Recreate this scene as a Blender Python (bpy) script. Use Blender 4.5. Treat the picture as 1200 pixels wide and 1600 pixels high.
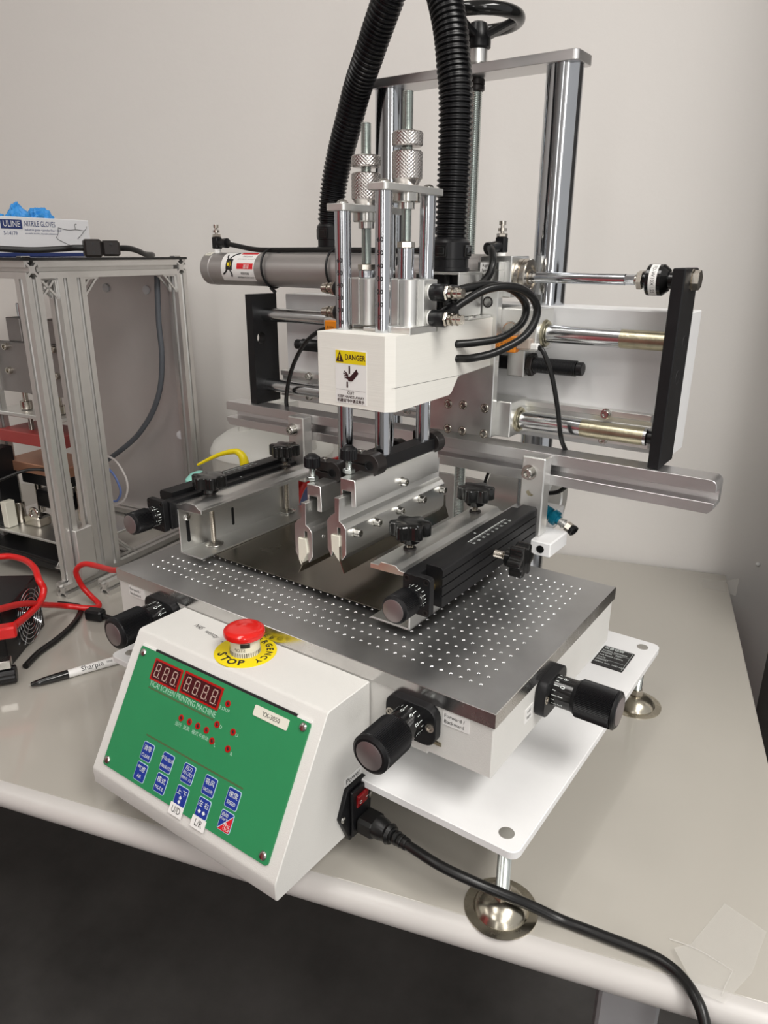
import bpy, bmesh, math, random
from mathutils import Vector, Matrix
random.seed(7)
for o in list(bpy.data.objects): bpy.data.objects.remove(o)
sc = bpy.context.scene
col = sc.collection
PI = math.pi
R = math.radians
V = Vector
# ---------------------------------------------------------------- frames
# machine coordinates (m): x along the printer's width, y to its back, z up, origin at the
# front right top corner of the perforated bed.  The bench/room is turned 16 deg to it.
ROT = -16.0
HZ = 0.944            # height of the printer bed above the floor
TZ = -0.194           # bench top in machine coordinates
MW = Matrix.Translation((0, 0, HZ)) @ Matrix.Rotation(R(ROT), 4, 'Z')
def w2m(x, y):
    a = R(-ROT); return (x*math.cos(a)-y*math.sin(a), x*math.sin(a)+y*math.cos(a))
# ---------------------------------------------------------------- camera
cam = bpy.data.cameras.new('camera'); cam_o = bpy.data.objects.new('camera', cam); col.objects.link(cam_o)
yaw, pitch, roll = -0.61319468, 0.3422881, 0.00481869
fw = V((math.sin(yaw)*math.cos(pitch), math.cos(yaw)*math.cos(pitch), -math.sin(pitch)))
rt = V((math.cos(yaw), -math.sin(yaw), 0)); up = rt.cross(fw)
r2 = rt*math.cos(roll)+up*math.sin(roll); u2 = -rt*math.sin(roll)+up*math.cos(roll)
cm = Matrix(((r2.x, u2.x, -fw.x, 0.21337724), (r2.y, u2.y, -fw.y, -0.4624597), (r2.z, u2.z, -fw.z, 0.35276336), (0, 0, 0, 1)))
cam_o.matrix_world = MW @ cm
cam.sensor_fit = 'HORIZONTAL'; cam.sensor_width = 36; cam.lens = 36*1136.98/1200
cam.clip_start = 0.02
sc.camera = cam_o
# ---------------------------------------------------------------- light
w = bpy.data.worlds.new('room'); sc.world = w; w.use_nodes = True
w.node_tree.nodes['Background'].inputs[0].default_value = (0.80, 0.79, 0.78, 1)
w.node_tree.nodes['Background'].inputs[1].default_value = 0.62
def area(name, loc, rot, sx, sy, power, color=(1, 0.97, 0.93)):
    l = bpy.data.lights.new(name, 'AREA'); l.shape = 'RECTANGLE'; l.size = sx; l.size_y = sy; l.energy = power; l.color = color
    o = bpy.data.objects.new(name, l); o.location = loc; o.rotation_euler = rot; col.objects.link(o); return o
area('ceiling_panel_light', (1.05, -0.75, 2.66), (0, 0, 0), 0.60, 1.20, 42)
area('ceiling_panel_light', (1.05, -2.30, 2.66), (0, 0, 0), 0.60, 1.20, 20)
area('ceiling_panel_light', (-0.55, -0.45, 2.66), (0, 0, 0), 0.30, 1.20, 8)
area('ceiling_panel_light', (-0.85, -2.10, 2.66), (0, 0, 0), 0.60, 1.20, 10)
area('chrome_stripe_light', (1.55, -2.88, 1.55), (R(90), 0, 0), 0.45, 1.7, 16, (1, 0.98, 0.96))  # added strip light behind the camera, puts a bright stripe on the chrome
area('chrome_stripe_light', (-0.15, -2.88, 1.55), (R(90), 0, 0), 0.16, 1.7, 4, (1, 0.98, 0.96))  # second, weaker strip added for another stripe in the chrome
area('ceiling_panel_light', (-2.40, -1.20, 2.66), (0, 0, 0), 0.60, 1.20, 6)
sc.view_settings.view_transform = 'Standard'; sc.view_settings.look = 'None'
sc.view_settings.gamma = 1; sc.view_settings.use_curve_mapping = False
sc.view_settings.exposure = 0.13
# ---------------------------------------------------------------- materials
def mat(name, c, metal=0.0, rough=0.5, bump=0.0, bscale=200, var=0.0, vscale=8, spec=None, coat=0.0, trans=0.0, emis=0.0, stretch=None, rvar=0.0, alpha=1.0):
    m = bpy.data.materials.new(name); m.use_nodes = True
    nt = m.node_tree; b = nt.nodes['Principled BSDF']
    b.inputs['Base Color'].default_value = (*c, 1); b.inputs['Metallic'].default_value = metal
    b.inputs['Roughness'].default_value = rough
    if spec is not None: b.inputs['Specular IOR Level'].default_value = spec
    if coat: b.inputs['Coat Weight'].default_value = coat; b.inputs['Coat Roughness'].default_value = 0.05
    if trans: b.inputs['Transmission Weight'].default_value = trans
    if emis: b.inputs['Emission Color'].default_value = (*c, 1); b.inputs['Emission Strength'].default_value = emis
    if alpha < 1: b.inputs['Alpha'].default_value = alpha
    if bump or var or rvar:
        tc = nt.nodes.new('ShaderNodeTexCoord'); mp = nt.nodes.new('ShaderNodeMapping')
        nt.links.new(tc.outputs['Object'], mp.inputs[0])
        if stretch: mp.inputs['Scale'].default_value = stretch
    if var or rvar:
        n = nt.nodes.new('ShaderNodeTexNoise'); n.inputs['Scale'].default_value = vscale; n.inputs['Detail'].default_value = 6; n.inputs['Roughness'].default_value = 0.65
        nt.links.new(mp.outputs[0], n.inputs['Vector'])
        if var:
            r = nt.nodes.new('ShaderNodeMapRange'); r.inputs['From Min'].default_value = 0.3; r.inputs['From Max'].default_value = 0.7
            r.inputs['To Min'].default_value = 1-var; r.inputs['To Max'].default_value = 1+var*0.6
            nt.links.new(n.outputs[0], r.inputs['Value'])
            mx = nt.nodes.new('ShaderNodeVectorMath'); mx.operation = 'SCALE'; mx.inputs[0].default_value = c
            nt.links.new(r.outputs[0], mx.inputs['Scale']); nt.links.new(mx.outputs[0], b.inputs['Base Color'])
        if rvar:
            r = nt.nodes.new('ShaderNodeMapRange'); r.inputs['From Min'].default_value = 0.3; r.inputs['From Max'].default_value = 0.7
            r.inputs['To Min'].default_value = max(0.02, rough-rvar); r.inputs['To Max'].default_value = rough+rvar
            nt.links.new(n.outputs[0], r.inputs['Value']); nt.links.new(r.outputs[0], b.inputs['Roughness'])
    if bump:
        n2 = nt.nodes.new('ShaderNodeTexNoise'); n2.inputs['Scale'].default_value = bscale; n2.inputs['Detail'].default_value = 3
        nt.links.new(mp.outputs[0], n2.inputs['Vector'])
        bp = nt.nodes.new('ShaderNodeBump'); bp.inputs['Strength'].default_value = bump; bp.inputs['Distance'].default_value = 0.001
        nt.links.new(n2.outputs[0], bp.inputs['Height']); nt.links.new(bp.outputs[0], b.inputs['Normal'])
    return m
M = dict(
    wall=mat('painted_wall', (0.74, 0.715, 0.685), rough=0.6, bump=0.25, bscale=90, var=0.012, vscale=3),
    wall_far=mat('far_wall', (0.30, 0.29, 0.28), rough=0.7),
    grey_wall=mat('dark_grey_panel', (0.10, 0.10, 0.10), rough=0.5),
    ceil=mat('ceiling_white', (0.8, 0.8, 0.78), rough=0.8),
    floor=mat('dark_vinyl_floor', (0.068, 0.064, 0.061), rough=0.55, bump=0.15, bscale=60, var=0.35, vscale=5, rvar=0.1),
    bench=mat('bench_vinyl', (0.42, 0.398, 0.355), rough=0.34, coat=0.8, bump=0.06, bscale=2.2, var=0.02, vscale=3),
    bench_edge=mat('bench_edge', (0.52, 0.50, 0.48), rough=0.3, bump=0.1, bscale=30, var=0.04, vscale=10),
    bench_frame=mat('bench_frame_black', (0.028, 0.028, 0.03), rough=0.45, var=0.1),
    bench_leg=mat('bench_leg_grey', (0.32, 0.32, 0.33), rough=0.5, var=0.05),
    white=mat('white_powder_coat', (0.67, 0.66, 0.63), rough=0.5, bump=0.22, bscale=900, var=0.02, vscale=20),
    whiteplate=mat('white_plate', (0.77, 0.77, 0.77), rough=0.42, bump=0.08, bscale=900, var=0.025, vscale=14),
    alu=mat('milled_aluminium', (0.76, 0.76, 0.74), metal=1, rough=0.36, bump=0.05, bscale=60, var=0.06, vscale=30, stretch=(1, 0.1, 1), rvar=0.06),
    alux=mat('milled_aluminium_x', (0.72, 0.71, 0.71), metal=1, rough=0.38, bump=0.05, bscale=60, var=0.06, vscale=30, stretch=(0.1, 1, 1), rvar=0.06),
    anod=mat('anodised_aluminium', (0.80, 0.80, 0.78), metal=0.95, rough=0.42, var=0.04, vscale=40, rvar=0.05),
    anodg=mat('grey_anodised_tube', (0.50, 0.48, 0.47), metal=0.85, rough=0.42, var=0.03, vscale=30),
    bed=mat('bed_aluminium', (0.55, 0.55, 0.55), metal=1, rough=0.45, bump=0.04, bscale=300, var=0.12, vscale=9, rvar=0.08),
    chamfer=mat('bright_bore', (0.88, 0.88, 0.88), metal=1, rough=0.22),
    bededge=mat('bed_edge_aluminium', (0.62, 0.61, 0.60), metal=1, rough=0.22, var=0.2, vscale=16, rvar=0.1),
    sheet=mat('stencil_steel', (0.34, 0.31, 0.26), metal=1, rough=0.24, var=0.15, vscale=7, rvar=0.06),
    chrome=mat('chrome_steel', (0.56, 0.58, 0.61), metal=1, rough=0.12, var=0.03, vscale=20),
    dullplate=mat('dull_plate', (0.36, 0.34, 0.33), metal=0.8, rough=0.5, var=0.06, vscale=20),
    rod=mat('ground_steel_rod', (0.58, 0.59, 0.60), metal=1, rough=0.18),
    greased=mat('greased_steel', (0.50, 0.46, 0.33), metal=1, rough=0.30, bump=0.2, bscale=300, var=0.25, vscale=60),
    steel=mat('steel', (0.55, 0.54, 0.51), metal=1, rough=0.22, var=0.08, vscale=60),
    nickel=mat('nickel_fitting', (0.56, 0.52, 0.46), metal=1, rough=0.22),
    knurl=mat('knurled_steel', (0.58, 0.55, 0.53), metal=1, rough=0.25, var=0.12, vscale=90),
    zinc=mat('zinc_thread', (0.62, 0.66, 0.64), metal=1, rough=0.25),
    footsteel=mat('foot_steel', (0.55, 0.51, 0.42), metal=1, rough=0.26, var=0.15, vscale=50, rvar=0.08),
    brass=mat('brass', (0.72, 0.55, 0.25), metal=1, rough=0.3),
    copper=mat('copper_block', (0.48, 0.25, 0.16), metal=0.7, rough=0.4, var=0.1),
    redblock=mat('red_block', (0.36, 0.055, 0.05), rough=0.45, var=0.1),
    black=mat('black_plastic', (0.007, 0.007, 0.008), rough=0.35, spec=0.35),
    blackgloss=mat('black_gloss_plastic', (0.010, 0.010, 0.010), rough=0.12),
    blackhose=mat('black_hose', (0.006, 0.006, 0.007), rough=0.30, spec=0.35),
    blackanod=mat('black_anodised', (0.011, 0.011, 0.012), metal=0.2, rough=0.42, spec=0.35, var=0.2, vscale=40),
    blacksteel=mat('black_oxide', (0.030, 0.026, 0.025), metal=0.5, rough=0.4),
    capface=mat('dial_cap', (0.36, 0.32, 0.32), metal=0.9, rough=0.45),
    rubber=mat('cable_rubber', (0.007, 0.007, 0.007), rough=0.33, spec=0.4),
    cablegrey=mat('cable_grey', (0.10, 0.11, 0.125), rough=0.5),
    head=mat('printed_white_head', (0.80, 0.785, 0.73), rough=0.55, bump=0.13, bscale=130, stretch=(0.03, 0.03, 6), var=0.02, vscale=30),
    green=mat('green_overlay', (0.022, 0.235, 0.088), rough=0.42, var=0.04, vscale=25),
    blue=mat('key_blue', (0.010, 0.035, 0.27), rough=0.4),
    keyline=mat('key_outline', (0.48, 0.66, 0.74), rough=0.5),
    inkwhite=mat('ink_white', (0.75, 0.80, 0.78), rough=0.5),
    inkpale=mat('ink_pale_green', (0.40, 0.66, 0.50), rough=0.5),
    inkbrown=mat('ink_brown', (0.13, 0.065, 0.03), rough=0.5),
    ink=mat('ink_black', (0.012, 0.012, 0.013), rough=0.5),
    redlens=mat('red_lens', (0.40, 0.010, 0.008), rough=0.25),
    switchred=mat('switch_red', (0.20, 0.004, 0.006), rough=0.2),
    darkred=mat('display_window', (0.060, 0.012, 0.014), rough=0.12),
    segment=mat('display_segment', (0.46, 0.32, 0.27), rough=0.5),
    red=mat('red_plastic', (0.66, 0.012, 0.008), rough=0.18, coat=0.4),
    redcable=mat('red_cable', (0.62, 0.012, 0.012), rough=0.32),
    keyred=mat('key_red', (0.62, 0.012, 0.020), rough=0.4),
    yellow=mat('yellow_plastic', (0.80, 0.64, 0.005), rough=0.35),
    safety=mat('sticker_yellow', (0.78, 0.60, 0.005), rough=0.45),
    maroon=mat('sticker_maroon', (0.035, 0.008, 0.010), rough=0.5),
    paper=mat('label_white', (0.80, 0.79, 0.77), rough=0.5),
    cream=mat('label_cream', (0.74, 0.72, 0.62), rough=0.5),
    orange=mat('sensor_orange', (0.85, 0.27, 0.01), rough=0.4),
    clear=mat('sensor_clear', (0.75, 0.66, 0.58), rough=0.15, trans=0.6),
    tape=mat('clear_tape', (0.72, 0.70, 0.66), rough=0.22, alpha=0.30),
    teal=mat('teal_fitting', (0.0, 0.19, 0.30), metal=0.4, rough=0.25),
    ptfe=mat('ptfe_white', (0.80, 0.80, 0.78), rough=0.5),
    jug=mat('jug_plastic', (0.74, 0.74, 0.70), rough=0.4),
    mint=mat('mint_plastic', (0.30, 0.70, 0.60), rough=0.4),
    navy=mat('navy_plastic', (0.012, 0.03, 0.14), rough=0.4),
    glove=mat('glove_blue', (0.035, 0.27, 0.66), rough=0.5, bump=0.4, bscale=120),
    carton=mat('carton_white', (0.76, 0.76, 0.78), rough=0.5),
    frame=mat('profile_aluminium', (0.74, 0.73, 0.71), metal=0.9, rough=0.40, var=0.04, vscale=20),
    panelsheet=mat('panel_sheet', (0.62, 0.585, 0.58), metal=0.7, rough=0.42, var=0.10, vscale=2.5, rvar=0.1),
    shirt=mat('reflector_crimson', (0.46, 0.07, 0.08), rough=0.6),  # colour of the added reflector, after an operator's red shirt
    bluewire=mat('blue_tube', (0.12, 0.18, 0.42), rough=0.4),
    whitewire=mat('white_tube', (0.55, 0.52, 0.50), rough=0.4),
    wood=mat('red_reflective_stain', (0.50, 0.36, 0.30), metal=1, rough=0.35, var=0.2, vscale=200),
)
# ---------------------------------------------------------------- mesh builder
def basis(d):
    d = V(d).normalized()
    a = V((0, 0, 1)) if abs(d.z) < 0.9 else V((1, 0, 0))
    u = d.cross(a).normalized(); v = d.cross(u).normalized()
    return u, v, d
class MB:
    def __init__(s): s.v = []; s.f = []
    def add(s, vs, fs):
        n = len(s.v); s.v += [tuple(p) for p in vs]; s.f += [tuple(i+n for i in f) for f in fs]; return s
    def bm(s, bm):
        bm.verts.index_update(); return s.add([v.co[:] for v in bm.verts], [[v.index for v in f.verts] for f in bm.faces])
    def box(s, x0, x1, y0, y1, z0, z1, bev=0.0, seg=1):
        bm = bmesh.new(); bmesh.ops.create_cube(bm, size=1)
        for v in bm.verts: v.co = V(((x0+x1)/2+v.co.x*(x1-x0), (y0+y1)/2+v.co.y*(y1-y0), (z0+z1)/2+v.co.z*(z1-z0)))
        if bev: bmesh.ops.bevel(bm, geom=list(bm.edges), offset=bev, segments=seg, affect='EDGES', clamp_overlap=True)
        s.bm(bm); bm.free(); return s
    def obox(s, c, u, v, w_, hu, hv, hw, bev=0.0):
        bm = bmesh.new(); bmesh.ops.create_cube(bm, size=1)
        for q in bm.verts: q.co = V((q.co.x*2*hu, q.co.y*2*hv, q.co.z*2*hw))
        if bev: bmesh.ops.bevel(bm, geom=list(bm.edges), offset=bev, segments=1, affect='EDGES', clamp_overlap=True)
        u, v, w_ = V(u).normalized(), V(v).normalized(), V(w_).normalized()
        for q in bm.verts: q.co = V(c)+u*q.co.x+v*q.co.y+w_*q.co.z
        s.bm(bm); bm.free(); return s
    def lathe(s, p0, d, prof, seg=24, caps=True):
        u, v, d = basis(d); p0 = V(p0); vs = []; fs = []; n = len(prof)
        for t, r in prof:
            for k in range(seg):
                a = 2*PI*k/seg; vs.append(p0+d*t+(u*math.cos(a)+v*math.sin(a))*max(r, 1e-5))
        for i in range(n-1):
            for k in range(seg):
                k2 = (k+1) % seg; fs.append((i*seg+k, i*seg+k2, (i+1)*seg+k2, (i+1)*seg+k))
        if caps: fs.append(tuple(range(seg))[::-1]); fs.append(tuple((n-1)*seg+k for k in range(seg)))
        return s.add(vs, fs)
    def cyl(s, p0, p1, r, seg=24, bev=0.0, r1=None):
        p0 = V(p0); p1 = V(p1); L = (p1-p0).length; r1 = r if r1 is None else r1
        pr = [(0, r), (L, r1)] if not bev else [(0, r-bev), (bev, r), (L-bev, r1), (L, r1-bev)]
        return s.lathe(p0, p1-p0, pr, seg)
    def thread(s, p0, p1, r, pitch=0.0015, depth=0.0007, seg=16):
        p0 = V(p0); p1 = V(p1); L = (p1-p0).length; n = max(2, int(L/pitch)); pr = []
        for i in range(n): pr += [(L*i/n, r-depth), (L*(i+.5)/n, r)]
        pr.append((L, r-depth)); return s.lathe(p0, p1-p0, pr, seg)
    def hexn(s, p0, d, r, h, ang=0.0, bev=0.0006):
        u, v, d = basis(d); vs = []; p0 = V(p0)
        for t, rr in ((0, r-bev), (bev, r), (h-bev, r), (h, r-bev)):
            for k in range(6):
                a = PI/3*k+ang; vs.append(p0+d*t+(u*math.cos(a)+v*math.sin(a))*rr)
        fs = [tuple(range(6))[::-1], tuple(range(18, 24))]
        for i in range(3):
            for k in range(6): fs.append((i*6+k, i*6+(k+1) % 6, (i+1)*6+(k+1) % 6, (i+1)*6+k))
        return s.add(vs, fs)
    def prism(s, poly, ax, a0, a1, bev=0.0):
        def P(p, a):
            return {'x': (a, p[0], p[1]), 'y': (p[0], a, p[1]), 'z': (p[0], p[1], a)}[ax]
        n = len(poly); bm = bmesh.new()
        A = [bm.verts.new(P(p, a0)) for p in poly]; B = [bm.verts.new(P(p, a1)) for p in poly]
        bm.faces.new(A); bm.faces.new(B[::-1])
        for i in range(n): bm.faces.new((A[i], B[i], B[(i+1) % n], A[(i+1) % n]))
        bmesh.ops.recalc_face_normals(bm, faces=bm.faces)
        if bev: bmesh.ops.bevel(bm, geom=list(bm.edges), offset=bev, segments=1, affect='EDGES', clamp_overlap=True)
        s.bm(bm); bm.free(); return s
    def tube(s, pts, r, seg=12, res=8, radii=None, smooth=True):
        P = spline(pts, res) if smooth else [V(p) for p in pts]
        n = len(P); vs = []; fs = []
        t0 = (P[1]-P[0]).normalized(); u = basis(t0)[0]
        for i in range(n):
            t = (P[min(i+1, n-1)]-P[max(i-1, 0)]).normalized()
            u = (u-t*u.dot(t)).normalized(); v = t.cross(u)
            rr = radii(i, n) if radii else r
            for k in range(seg):
                a = 2*PI*k/seg; vs.append(P[i]+(u*math.cos(a)+v*math.sin(a))*rr)
        for i in range(n-1):
            for k in range(seg):
                k2 = (k+1) % seg; fs.append((i*seg+k, i*seg+k2, (i+1)*seg+k2, (i+1)*seg+k))
        fs.append(tuple(range(seg))[::-1]); fs.append(tuple((n-1)*seg+k for k in range(seg)))
        return s.add(vs, fs)
    def torus(s, c, d, R_, r, seg=36, s2=12, a0=0, a1=2*PI):
        u, v, d = basis(d); c = V(c); vs = []; fs = []; full = abs(a1-a0-2*PI) < 1e-6
        n = seg if full else seg+1
        for i in range(n):
            a = a0+(a1-a0)*i/seg; e = u*math.cos(a)+v*math.sin(a)
            for k in range(s2):
                b = 2*PI*k/s2; vs.append(c+e*(R_+r*math.cos(b))+d*r*math.sin(b))
        for i in range(seg):
            j = (i+1) % n
            for k in range(s2): fs.append((i*s2+k, j*s2+k, j*s2+(k+1) % s2, i*s2+(k+1) % s2))
        return s.add(vs, fs)
    def star(s, c, d, r0, amp, lobes, h, seg=60, bev=0.001, power=1):
        # lobed prism around an axis
        u, v, d = basis(d); c = V(c); vs = []; fs = []
        rings = ((0, -bev), (bev, 0), (h-bev, 0), (h-bev*0.3, -bev*0.7), (h, -bev*2.2))
        for t, off in rings:
            for k in range(seg):
                a = 2*PI*k/seg; q = math.cos(lobes*a); q = math.copysign(abs(q)**power, q)
                rr = r0+amp*q+off; vs.append(c+d*t+(u*math.cos(a)+v*math.sin(a))*rr)
        m = len(rings)
        for i in range(m-1):
            for k in range(seg):
                k2 = (k+1) % seg; fs.append((i*seg+k, i*seg+k2, (i+1)*seg+k2, (i+1)*seg+k))
        fs.append(tuple(range(seg))[::-1]); fs.append(tuple((m-1)*seg+k for k in range(seg)))
        return s.add(vs, fs)
    def knurl(s, c, d, r, h, dep=.00045, k=26, pitch=.0030, rows=40, seg=156, bev=.0012):
        u, v, d = basis(d); c = V(c); vs = []; fs = []
        zs = [(0, -bev, 0), (bev, 0, 0)]+[(bev+(h-2*bev)*i/rows, 0, 1) for i in range(rows+1)]+[(h-bev, 0, 0), (h, -bev, 0)]
        for t, off, kn in zs:
            for j in range(seg):
                a = 2*PI*j/seg; q = 0
                if kn: q = dep*(abs(math.sin(k*a/2+PI*t/pitch))+abs(math.sin(k*a/2-PI*t/pitch))-1.2)
                vs.append(c+d*t+(u*math.cos(a)+v*math.sin(a))*(r+off+q))
        m = len(zs)
        for i in range(m-1):
            for j in range(seg):
                j2 = (j+1) % seg; fs.append((i*seg+j, i*seg+j2, (i+1)*seg+j2, (i+1)*seg+j))
        fs.append(tuple(range(seg))[::-1]); fs.append(tuple((m-1)*seg+j for j in range(seg)))
        return s.add(vs, fs)
    def bolt(s, c, d, r=0.0045, h=0.005, washer=0.0):
        # socket cap screw head standing on c, pointing along d
        c = V(c); dd = V(d).normalized()
        if washer: s.lathe(c, dd, [(0, washer), (0.001, washer)], 20); c = c+dd*0.001
        s.lathe(c, dd, [(0, r), (h-0.0006, r), (h, r-0.0006), (h, r*0.55), (h*0.45, r*0.5)], 18); return s
    def move(s, off):
        s.v = [(a+off[0], b+off[1], c+off[2]) for a, b, c in s.v]; return s
    def mesh(s, name, m, org=(0, 0, 0)):
        me = bpy.data.meshes.new(name)
        ox, oy, oz = org
        me.from_pydata([(a-ox, b-oy, c-oz) for a, b, c in s.v], [], s.f); me.validate()
        bm = bmesh.new(); bm.from_mesh(me); bmesh.ops.recalc_face_normals(bm, faces=bm.faces); bm.to_mesh(me); bm.free()
        me.polygons.foreach_set('use_smooth', [True]*len(me.polygons)); me.set_sharp_from_angle(angle=R(32))
        if m: me.materials.append(m)
        return me
def spline(pts, res=8):
    P = [V(p) for p in pts]; out = []
    for i in range(len(P)-1):
        p0 = P[max(i-1, 0)]; p1 = P[i]; p2 = P[i+1]; p3 = P[min(i+2, len(P)-1)]
        for k in range(res):
            t = k/res
            out.append(0.5*((2*p1)+(p2-p0)*t+(2*p0-5*p1+4*p2-p3)*t*t+(3*p1-p0-3*p2+p3)*t**3))
    out.append(P[-1]); return out
def resample(P, step):
    out = [P[0]]; acc = 0
    for a, b in zip(P, P[1:]):
        L = (b-a).length; d = step-acc
        while d <= L: out.append(a+(b-a)*(d/L)); d += step
        acc = L-(d-step)
    return out
def rrect(x0, x1, y0, y1, r, n=5):
    out = []
    for cx, cy, a in ((x1-r, y1-r, 0), (x0+r, y1-r, 90), (x0+r, y0+r, 180), (x1-r, y0+r, 270)):
        for k in range(n+1):
            t = R(a+90*k/n); out.append((cx+r*math.cos(t), cy+r*math.sin(t)))
    return out
def text_mesh(strings, mb=None):
    """strings: list of (text, origin, udir, vdir, size, align[, xscale]) -> MB with flat lettering"""
    mb = mb or MB()
    for t in strings:
        s, o, u, v, size, al = t[:6]; xs = t[6] if len(t) > 6 else 1.0; bold = t[7] if len(t) > 7 else 0.0
        cu = bpy.data.curves.new('txt', 'FONT'); cu.body = s; cu.size = size; cu.align_x = al; cu.align_y = 'CENTER'; cu.resolution_u = 2; cu.offset = bold*size
        ob = bpy.data.objects.new('txt', cu)
        me = bpy.data.meshes.new_from_object(ob)
        o = V(o); u = V(u).normalized(); v = V(v).normalized()
        mb.add([o+u*(q.co.x*xs)+v*q.co.y for q in me.vertices], [tuple(p.vertices) for p in me.polygons])
        bpy.data.objects.remove(ob); bpy.data.curves.remove(cu); bpy.data.meshes.remove(me)
    return mb
def quad(mb, o, u, v, u0, u1, v0, v1, n=None, th=0.0):
    o = V(o); u = V(u); v = V(v)
    if th:
        n = V(n); mb.obox(o+u*(u0+u1)/2+v*(v0+v1)/2+n*th/2, u, v, n, (u1-u0)/2, (v1-v0)/2, th/2)
    else:
        mb.add([o+u*u0+v*v0, o+u*u1+v*v0, o+u*u1+v*v1, o+u*u0+v*v1], [(0, 1, 2, 3)])
    return mb
# ---------------------------------------------------------------- object helpers
class Thing:
    def __init__(s, name, label, cat, org=(0, 0, 0), rz=0.0, local=False, group=None):
        s.org = V(org); s.local = local
        s.o = bpy.data.objects.new(name, None); col.objects.link(s.o); s.o.empty_display_size = 0.05
        s.o.location = MW @ s.org; s.o.rotation_euler = (0, 0, R(ROT+rz))
        s.o['label'] = label; s.o['category'] = cat
        if group: s.o['group'] = group
    def part(s, name, mb, m, parent=None, label=None, kind=None):
        org = (0, 0, 0) if s.local else s.org
        o = bpy.data.objects.new(name, mb.mesh(name, m, org)); col.objects.link(o)
        o.parent = parent or s.o
        if label: o['label'] = label
        if kind: o['kind'] = kind
        return o
    def dup(s, ob, off, parent=None):
        o = ob.copy(); col.objects.link(o); o.parent = parent or ob.parent
        o.location = V(ob.location)+V(off); return o
    def dup_tree(s, ob, off):
        o = s.dup(ob, off)
        for ch in list(ob.children): c = ch.copy(); col.objects.link(c); c.parent = o
        return o
def single(name, mb, m, label, cat, org, group=None, kind=None):
    o = bpy.data.objects.new(name, mb.mesh(name, m, org)); col.objects.link(o)
    o.location = MW @ V(org); o.rotation_euler = (0, 0, R(ROT))
    if label: o['label'] = label
    if cat: o['category'] = cat
    if group: o['group'] = group
    if kind: o['kind'] = kind
    return o
def struct(name, mb, m):
    o = bpy.data.objects.new(name, mb.mesh(name, m)); col.objects.link(o); o['kind'] = 'structure'; return o
#@@SETTING
BT = HZ+TZ   # bench top height 0.75
struct('floor', MB().box(-3.2, 2.2, -3.0, 0.90, -0.05, 0.0), M['floor'])
struct('wall_back', MB().box(-3.2, 2.2, 0.845, 0.90, 0.0, 2.75), M['wall'])
struct('wall_right', MB().box(0.362, 0.42, 0.50, 0.845, 0.0, 2.75), M['grey_wall'])
struct('ceiling', MB().box(-3.2, 2.2, -3.0, 0.90, 2.75, 2.80), M['ceil'])
struct('wall_left', MB().box(-3.25, -3.2, -3.0, 0.90, 0.0, 2.75), M['wall'])
struct('wall_front', MB().box(-3.2, 2.2, -3.05, -3.0, 0.0, 2.75), M['wall_far'])
# wall fixing
wp = MB().lathe((0.318, 0.845, 0.775), (0, -1, 0), [(0, .004), (.0015, .0035), (.003, .0015)], 14)
o = struct('trim_1', wp, M['ptfe'])
#@@BENCH
bench = bpy.data.objects.new('workbench', None); col.objects.link(bench); bench.location = (-0.9, 0.4, 0)
bench['label'] = 'long grey-topped workbench with rounded front edge under all the equipment'; bench['category'] = 'workbench'
def bpart(name, mb, m, label=None):
    o = bpy.data.objects.new(name, mb.mesh(name, m, (-0.9, 0.4, 0))); col.objects.link(o); o.parent = bench
    if label: o['label'] = label
    return o
bx0, bx1 = -2.3, 0.268
bpart('worktop', MB().box(bx0, bx1, -0.024, 0.835, BT-.028, BT, 0.0008), M['bench'])
prof = [(-0.0243, BT)]+[(-0.026-0.014*math.cos(R(a)), BT-.014+.014*math.sin(R(a))) for a in range(80, -91, -10)]+[(-0.0243, BT-.028)]
nose = [(-0.0243, BT)]
for a in range(85, -90, -12): nose.append((-0.026-0.0145*math.cos(R(a)), BT-.0140+.0140*math.sin(R(a))))
nose.append((-0.0243, BT-.028))
bpart('edge_band', MB().prism(nose, 'x', bx0, bx1), M['bench_edge'], 'pale rounded plastic edge strip')
bpart('front_rail', MB().box(bx0+.05, 0.105, 0.012, 0.052, BT-.078, BT-.0285, 0.002), M['bench_frame'])
bpart('front_rail', MB().box(0.165, 0.262, 0.012, 0.052, BT-.078, BT-.0285, 0.002), M['bench_frame'])
bpart('back_rail', MB().box(bx0+.05, 0.262, 0.75, 0.79, BT-.078, BT-.0285, 0.002), M['bench_frame'])
for lx, ly in ((0.108, 0.010), (0.108, 0.745), (-2.1, 0.010), (-2.1, 0.745)):
    bpart('leg', MB().box(lx, lx+.052, ly, ly+.052, 0, BT-.0285, 0.003), M['bench_leg'])
bpart('side_rail', MB().box(0.115, 0.155, 0.062, 0.745, BT-.078, BT-.034, 0.002), M['bench_frame'])
#@@PRINTER
PO = (-0.236, 0.189, TZ)
P = Thing('screen_printing_machine', 'white benchtop screen printing machine with green control panel and chrome columns', 'printing machine', PO)
p = P.part
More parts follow.
